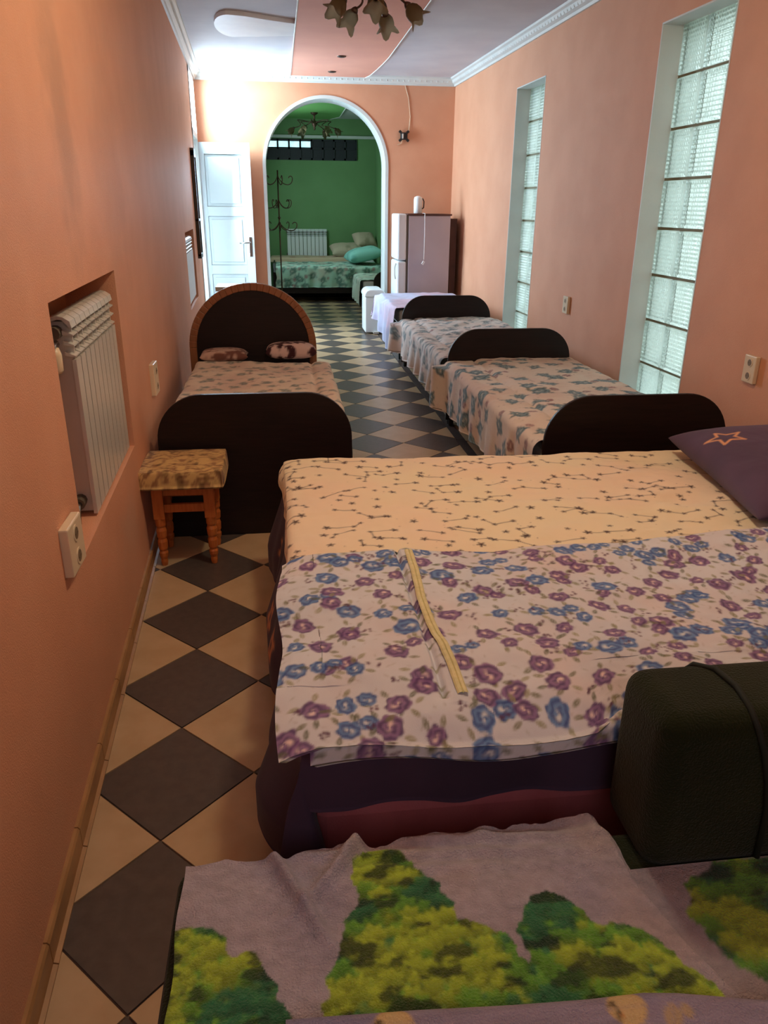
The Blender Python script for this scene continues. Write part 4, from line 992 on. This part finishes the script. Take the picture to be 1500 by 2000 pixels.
bn = empty('storage_bin', V(2.45, 21.7, 0), 'white bin with a rounded top standing by the right side of the arch', 'bin'); bn['w0'] = bn.location[:]
def ybox_round(bm, x0, x1, y0, y1, z0, z1, rc):
    pts = [(x0, z0), (x1, z0)] + [(x1 - rc + rc * math.cos(math.pi / 2 * k / 8), z1 - rc + rc * math.sin(math.pi / 2 * k / 8)) for k in range(9)] + [(x0 + rc - rc * math.sin(math.pi / 2 * k / 8), z1 - rc + rc * math.cos(math.pi / 2 * k / 8)) for k in range(9)]
    prism_dir(bm, [V(p[0], y0, p[1]) for p in pts], (0, (y1 - y0) * D, 0))
bm = bmesh.new(); ybox_round(bm, 2.18, 2.72, 21.3, 22.2, .05, 1.0, .03); obj('body', bm, M['fridge_white'], bn, bevel=.012)
bm = bmesh.new(); ybox_round(bm, 2.16, 2.74, 21.27, 22.23, 1.0, 1.2, .17); obj('lid', bm, M['fridge_white'], bn, bevel=.012)
box('pedal', V(2.4, 21.2, .03), V(2.55, 21.35, .08), M['alu'], bn)

fr = empty('fridge', V(3.7, 21.3, 0), 'grey-sided white fridge in the corner right of the arch', 'fridge'); fr['w0'] = fr.location[:]
box('body', V(3.27, 20.85, .08), V(4.37, 22.05, 3.08), M['fridge'], fr, bevel=.008)
box('top_trim', V(3.24, 20.83, 3.08), V(4.40, 22.07, 3.12), M['brown'], fr)
bm = bmesh.new(); bb(bm, V(2.98, 20.85, .12), V(3.22, 22.05, 1.95)); obj('lower_door', bm, M['fridge_white'], fr, bevel=.02)
bm = bmesh.new(); bb(bm, V(2.98, 20.85, 1.98), V(3.22, 22.05, 3.12)); obj('upper_door', bm, M['fridge_white'], fr, bevel=.02)
box('door_seal', V(3.22, 20.87, .14), V(3.27, 22.03, 3.08), M['alu_dark'], fr)
bm = bmesh.new(); tube(bm, [V(2.95, 20.95, 1.5), V(2.93, 20.95, 1.6), V(2.93, 20.95, 1.8), V(2.96, 20.95, 1.9)], .01, 8); obj('handle', bm, M['alu'], fr)
for xx in (3.1, 4.25):
    for yy in (20.95, 21.95): bm = bmesh.new(); lathe(bm, V(xx, yy, 0), [(.02, 0), (.02, .05)], 10); obj('foot', bm, M['blackhole'], fr)
cn = empty('canister', V(3.56, 21.2, 3.12), 'white rounded canister standing on top of the fridge', 'canister'); cn['w0'] = cn.location[:]
bm = bmesh.new(); lathe(bm, V(3.56, 21.2, 3.125), [(.046, 0), (.052, .01), (.052, .16), (.045, .185), (.02, .198), (.004, .20)], 24); obj('body', bm, M['fridge_white'], cn, smooth=True)
bm = bmesh.new(); tube(bm, [V(3.66, 21.15, 3.24), V(3.70, 21.14, 3.27), V(3.705, 21.14, 3.42), V(3.67, 21.15, 3.49)], .007, 8); obj('handle', bm, M['blackhole'], cn, smooth=True)
cord = empty('hanging_cord', V(3.68, 20.8, 3.1), 'thin white cord with a small plug hanging down the fridge side', 'cord'); cord['w0'] = cord.location[:]
bm = bmesh.new(); tube(bm, [V(3.66, 21.0, 3.135), V(3.68, 20.80, 3.135), V(3.685, 20.79, 2.6), V(3.68, 20.79, 2.0)], .004, 6); obj('cable', bm, M['fridge_white'], cord)
bm = bmesh.new(); bx(bm, V(3.66, 20.78, 1.92), (.03, .02, .045), Matrix.Rotation(.6, 3, 'Y')); obj('plug', bm, M['fridge_white'], cord, bevel=.004)
bo = box('fridge_shade', V(4.45, 21.2, 0.0), V(4.62, 22.1, 3.0), M['brown']); tag(bo, 'dark brown slab for the fridge shadow in the gap by the right wall', 'shade')  # dark slab in place of the shadow the fridge casts on the wall

# wall mirror with a dark frame, left wall far end
mr = empty('wall_mirror', V(LX(19), 19, 3.3), 'narrow dark-framed mirror on the left wall before the doorway', 'mirror'); mr['w0'] = mr.location[:]
bm = bmesh.new()
for (y0, y1, z0, z1) in ((18.6, 18.68, 2.2, 4.4), (19.26, 19.34, 2.2, 4.4), (18.6, 19.34, 4.28, 4.44), (18.6, 19.34, 2.16, 2.26), (18.6, 19.34, 2.95, 3.0)):
    prism_dir(bm, [V(LX(y0) + .002, y0, z0), V(LX(y1) + .002, y1, z0), V(LX(y1) + .08, y1, z0), V(LX(y0) + .08, y0, z0)], (0, 0, (z1 - z0) * D))
obj('frame', bm, M['iron'], mr, bevel=.003)
bm = bmesh.new(); prism_dir(bm, [V(LX(18.66) + .005, 18.66, 2.24), V(LX(19.28) + .005, 19.28, 2.24), V(LX(19.28) + .03, 19.28, 2.24), V(LX(18.66) + .03, 18.66, 2.24)], (0, 0, 2.06 * D))
mm = bpy.data.materials.new('mirror_glass'); mm.use_nodes = True; b_ = mm.node_tree.nodes['Principled BSDF']; b_.inputs['Metallic'].default_value = 1; b_.inputs['Roughness'].default_value = .06; b_.inputs['Base Color'].default_value = (.7, .75, .75, 1)
obj('mirror_glass', bm, mm, mr)

# wall bracket with cable on the back wall
wb = empty('wall_bracket', V(3.32, 22.36, 5.04), 'small black bracket with a white cable on the wall right of the arch', 'bracket'); wb['w0'] = wb.location[:]
bm = bmesh.new(); bb(bm, V(3.24, 22.30, 4.95), V(3.42, 22.398, 5.12))
for sx in (-1, 1):
    for sz in (-1, 1): bx(bm, V(3.33 + sx * .10, 22.34, 5.035 + sz * .10), (.035, .02, .03), Matrix.Rotation(sx * sz * -.7, 3, 'Y'))
obj('plate', bm, M['blackhole'], wb, bevel=.003)
bm = bmesh.new(); bb(bm, V(3.27, 22.27, 4.97), V(3.31, 22.30, 5.09)); obj('centre_cap', bm, M['alu'], wb, bevel=.003)
bm = bmesh.new(); tube(bm, [V(3.34, 22.39, 6.25), V(3.44, 22.39, 5.95), V(3.50, 22.39, 5.5), V(3.46, 22.38, 5.15), V(3.40, 22.37, 5.06)], .004, 6); obj('cable', bm, M['ivory'], wb)
bm = bmesh.new(); tube(bm, [V(3.30, 22.38, 4.96), V(3.26, 22.38, 4.86), V(3.16, 22.38, 4.82)], .004, 6); obj('cable', bm, M['ivory'], wb)

# ---------------------------------------------------------------- chandeliers
def bez(p0, p1, p2, p3, n=12):
    return [p0 * (1 - t) ** 3 + p1 * 3 * t * (1 - t) ** 2 + p2 * 3 * t * t * (1 - t) + p3 * t ** 3 for t in [k / n for k in range(n + 1)]]
def tulip(bm, c, rot, s=1.0):
    n = 24; prof = [(.010, 0), (.030, .012), (.046, .035), (.048, .062), (.046, .085)]
    rings = []
    for i, (r, z) in enumerate(prof + [(.062, .115)]):
        ring = []
        for k in range(n):
            a = 2 * math.pi * k / n; tip = 0.5 + .5 * math.cos(4 * a)
            rr, zz = r, z
            if i == len(prof): rr = r * (.80 + .42 * tip); zz = z * (.80 + .28 * tip)
            elif i >= 3: rr = r * (1 + .06 * math.cos(4 * a))
            ring.append(bm.verts.new(rot @ (Vector((rr * math.cos(a), rr * math.sin(a), zz)) * s) + c))
        rings.append(ring)
    for i in range(len(rings) - 1):
        for k in range(n): bm.faces.new((rings[i][k], rings[i][(k + 1) % n], rings[i + 1][(k + 1) % n], rings[i + 1][k]))
    inner = []
    for ring in rings[::-1]:
        cen = sum((v.co for v in ring), Vector()) / n; inner.append([bm.verts.new(cen + (v.co - cen) * .93) for v in ring])
    allr = [rings[-1]] + inner
    for i in range(len(allr) - 1):
        for k in range(n): bm.faces.new((allr[i][k], allr[i][(k + 1) % n], allr[i + 1][(k + 1) % n], allr[i + 1][k]))
def chandelier(loc, label, arms, s=1.0):
    ch = empty('chandelier', loc, label, 'chandelier'); ch['w0'] = ch.location[:]; L_ = Vector(loc)
    bm = bmesh.new(); lathe(bm, L_, [(.008, -.26 * s), (.02, -.235 * s), (.012, -.22 * s), (.035, -.19 * s), (.045, -.16 * s), (.03, -.13 * s), (.014, -.11 * s), (.014, -.04 * s), (.03, -.035 * s), (.06, -.012 * s), (.062, 0)], 20); obj('stem', bm, M['bronze'], ch, smooth=True)
    for (ang, rr, dz) in arms:
        d = Vector((math.cos(ang), math.sin(ang), 0)); t = Vector((-math.sin(ang), math.cos(ang), 0))
        p0 = L_ + d * .02 + Vector((0, 0, -.16 * s)); pa = L_ + d * rr * .72 + t * .09 + Vector((0, 0, -.12 * s)); pb = L_ + d * rr * .55 - t * .07 + Vector((0, 0, -.20 * s)); pe = L_ + d * rr + Vector((0, 0, -.21 * s + dz))
        pts = bez(p0, p0 + d * rr * .4 + Vector((0, 0, .05)), pa + d * .03, pa + d * .04) + bez(pa + d * .04, pa + Vector((0, 0, -.05)) - d * .03, pb, pe)[1:]
        bm = bmesh.new(); tube(bm, pts, .0065, 8)
        lathe(bm, L_ + d * rr * .2 + Vector((0, 0, -.14 * s)), [(.004, -.012), (.014, 0), (.004, .014)], 10)
        # leaf ornament on the arm
        o = obj('arm', bm, M['bronze'], ch, smooth=True)
        bm = bmesh.new(); q = pts[5]; vs = [bm.verts.new(q + v_) for v_ in (Vector((0, 0, .004)), t * .012 - d * .02, -d * .05 + Vector((0, 0, -.01)), -t * .012 - d * .02)] ; bm.faces.new(vs)
        bm.faces.new([bm.verts.new(v.co - Vector((0, 0, .003))) for v in vs[::-1]]); obj('leaf', bm, M['bronze'], o)
        dirn = (d * .75 + Vector((0, 0, -.75))).normalized(); rot = dirn.to_track_quat('Z', 'Y').to_matrix()
        bm = bmesh.new(); lathe(bm, pe, [(.008, -.012), (.018, .0), (.024, .014)], 12, rot); obj('cup', bm, M['bronze'], ch, smooth=True)
        bm = bmesh.new(); tulip(bm, pe + dirn * .01, rot, 1.0); obj('glass_shade', bm, M['tulip'], ch, smooth=True)
    return ch
chandelier(V(1.33, 11.5, ZC - .075), 'bronze chandelier with drooping frosted tulip shades on the pink ceiling panel', [(math.radians(a), .22 if i % 2 else .18, -.03) for i, a in enumerate((-12, 70, 130, 205, 262))], 1.25)
chandelier(V(1.30, 30.4, ZC - .07), 'dim chandelier hanging in the green room beyond the arch', [(math.radians(a), .34, -.02) for a in (0, 60, 120, 180, 240, 300)], 1.0)

# ---------------------------------------------------------------- green room furniture
gb = wood_bed('bed across the back of the green room, turquoise floral covers', -.3, 3.5, 29.0, 30.9, zt=1.0) if False else None
g1 = empty('green_room_bed', V(1.6, 30, 0), 'wide bed standing across the green room under the radiator', 'bed'); g1['w0'] = g1.location[:]
box('base', V(-.2, 29.1, .30), V(3.6, 31.4, .85), M['darkwood'], g1)
box('mattress', V(-.18, 29.08, .85), V(3.6, 31.4, 1.2), M['white'], g1, bevel=.03)
for xx in (-.1, 3.4):
    for yy in (29.2, 31.2): box('leg', V(xx, yy, 0), V(xx + .1, yy + .1, .3), M['blackhole'], g1)
bm = bmesh.new(); pts = []
prism_dir(bm, [V(-.35, 29.0 + p[0], p[1]) for p in ((0, .1), (2.2, .1), (2.2, 1.05), (1.9, 1.35), (.3, 1.35), (0, 1.05))], (.06 * D, 0, 0)); obj('headboard', bm, M['darkwood'], g1)
ct_ = teal_floral(-.3, 1.9, 13.0, 15.2, 33, base=(176, 216, 200), dk=(60, 92, 84), md=(110, 150, 138), step=.2, res=.012, r=.06)
s = drape('bedspread', -.22 * D, 3.62 * D, 29.05 * D, 31.4 * D, 1.25 * D, (.02, 0, .36, 0), .02, ct_, M['print'], None, r=.04, wr=.03, wave=.03, seed=71)
tag(s, 'turquoise floral bedspread on the wide bed in the green room', 'bedspread')
g2 = empty('back_bed', V(1.6, 32, 0), 'bed with an orange-patterned cover right against the green wall', 'bed'); g2['w0'] = g2.location[:]
box('base', V(-.4, 31.5, 0.1), V(3.6, 32.7, .95), M['darkwood'], g2); box('mattress', V(-.4, 31.5, .95), V(3.6, 32.7, 1.3), M['white'], g2, bevel=.03)
rng = random.Random(8); co_ = Canvas(-.3, 1.9, 14.4, 15.5, .012, (202, 176, 150))
for k in range(7): co_.rose(-.1 + k * .27, 14.78, .07, (120, 52, 34), (186, 92, 56), (220, 150, 110), rng)
s = drape('bedspread', -.4 * D, 3.0 * D, 31.5 * D, 32.68 * D, 1.42 * D, (.1, 0, .1, 0), .02, co_, M['print'], None, r=.04, wr=.01, wave=.02, seed=81); tag(s, 'beige cover with orange flowers on the bed against the green wall', 'bedspread')
pillow('pillow', V(3.0, 32.1, 1.72), .62, .45, .24, .1, lambda U, W: teal_c(U, W), M['print'], 'large pale pillow on the back bed in the green room', 'pillow', n=40) if False else None
ptl = Canvas(-.5, .5, -.5, .5, .01, (150, 214, 204)); ptl.tint((90, 160, 156), 8, .5, 3)
ppk = Canvas(-.5, .5, -.5, .5, .01, (196, 178, 156)); ppk.tint((130, 124, 96), 9, .6, 5)
pillow('pillow', V(3.02, 30.2, 1.58), .60, .70, .26, .1, ptl, M['print'], 'turquoise pillow on the wide green room bed', 'pillow', n=40, tilt=(0, -.2))
pillow('pillow', V(2.55, 31.9, 1.66), .62, .42, .22, .1, ppk, M['print'], 'beige pillow on the bed against the green wall', 'pillow', n=40, tilt=(.3, 0))
pillow('pillow', V(3.28, 32.25, 2.0), .42, .34, .24, .3, ppk, M['print'], 'small greyish pillow highest on the stack by the green wall corner', 'pillow', n=40, tilt=(.7, 0))
g3 = empty('side_bed', V(3.1, 27, 0), 'pale-covered bed along the right side of the green room', 'bed'); g3['w0'] = g3.location[:]
box('mattress', V(2.62, 26.2, .5), V(3.6, 28.7, .98), M['white'], g3, bevel=.03)
bm = bmesh.new(); board(bm, 2.95, 3.7, 26.02, 26.12, 0.0, 1.30, .35); obj('headboard', bm, M['darkwood'], g3)
bm = bmesh.new(); bb(bm, V(2.66, 26.25, .0), V(3.6, 28.6, .5)); obj('base', bm, M['darkwood'], g3)
cg = teal_floral(1.0, 1.9, 12.0, 13.6, 40, base=(206, 222, 208), dk=(120, 140, 130), md=(160, 176, 166), step=.2, res=.012, r=.04)
s = drape('bedspread', 2.6 * D, 3.62 * D, 26.18 * D, 28.72 * D, 1.02 * D, (.4, 0, 0.0, .02), .02, cg, M['print'], None, r=.04, wr=.03, wave=.02, seed=91); tag(s, 'white patterned bedspread hanging to the floor on the side bed in the green room', 'bedspread')
box_ = None
# coat stand
cs_ = empty('coat_stand', V(-.08, 24.6, 0), 'thin bronze coat stand with curly hooks just inside the green room', 'coat stand'); cs_['w0'] = cs_.location[:]
bx0, by0 = -.06, 24.6
bm = bmesh.new(); tube(bm, [V(bx0, by0, .0), V(bx0, by0, 2.2), V(bx0, by0, 4.25)], .010, 10); lathe(bm, V(bx0, by0, 2.95), [(.01, -.02), (.022, 0), (.01, .02)], 10); obj('pole', bm, M['bronze'], cs_, smooth=True)
for k in range(4):
    a = k * math.pi / 2 + .3; d = Vector((math.cos(a), math.sin(a), 0)); P0 = V(bx0, by0, 0)
    bm = bmesh.new(); tube(bm, bez(P0 + Vector((0, 0, .30)), P0 + d * .10 + Vector((0, 0, .30)), P0 + d * .22 + Vector((0, 0, .15)), P0 + d * .24 + Vector((0, 0, .01))), .008, 8); obj('leg', bm, M['bronze'], cs_, smooth=True)
for lv, (z, sc, n) in enumerate(((1.92, 1.0, 5), (1.62, 1.0, 5), (1.33, 1.25, 5))):
    for k in range(n):
        a = k * 2 * math.pi / n + lv * .5; d = Vector((math.cos(a), math.sin(a), 0)); P0 = Vector((bx0 * D, by0 * D, z))
        pts = bez(P0, P0 + d * .04 * sc + Vector((0, 0, -.14)), P0 + d * .20 * sc + Vector((0, 0, -.16)), P0 + d * .20 * sc + Vector((0, 0, -.04))) + bez(P0 + d * .20 * sc + Vector((0, 0, -.04)), P0 + d * .20 * sc, P0 + d * .15 * sc + Vector((0, 0, .0)), P0 + d * .15 * sc + Vector((0, 0, -.035)))[1:]
        bm = bmesh.new(); tube(bm, pts, .006, 8); obj('hook', bm, M['bronze'], cs_, smooth=True)

# small items on the far left, behind the arched headboard
tb = empty('side_table', V(-1.0, 13.4, 0), 'grey side table whose top just shows behind the arched headboard', 'table'); tb['w0'] = tb.location[:]
box('tabletop', V(-1.12, 13.2, 1.98), V(-.5, 13.8, 2.05), M['alu'], tb, bevel=.003)
for xx in (-1.08, -.6):
    for yy in (13.24, 13.7): box('leg', V(xx, yy, 0), V(xx + .06, yy + .06, 1.98), M['alu_dark'], tb)
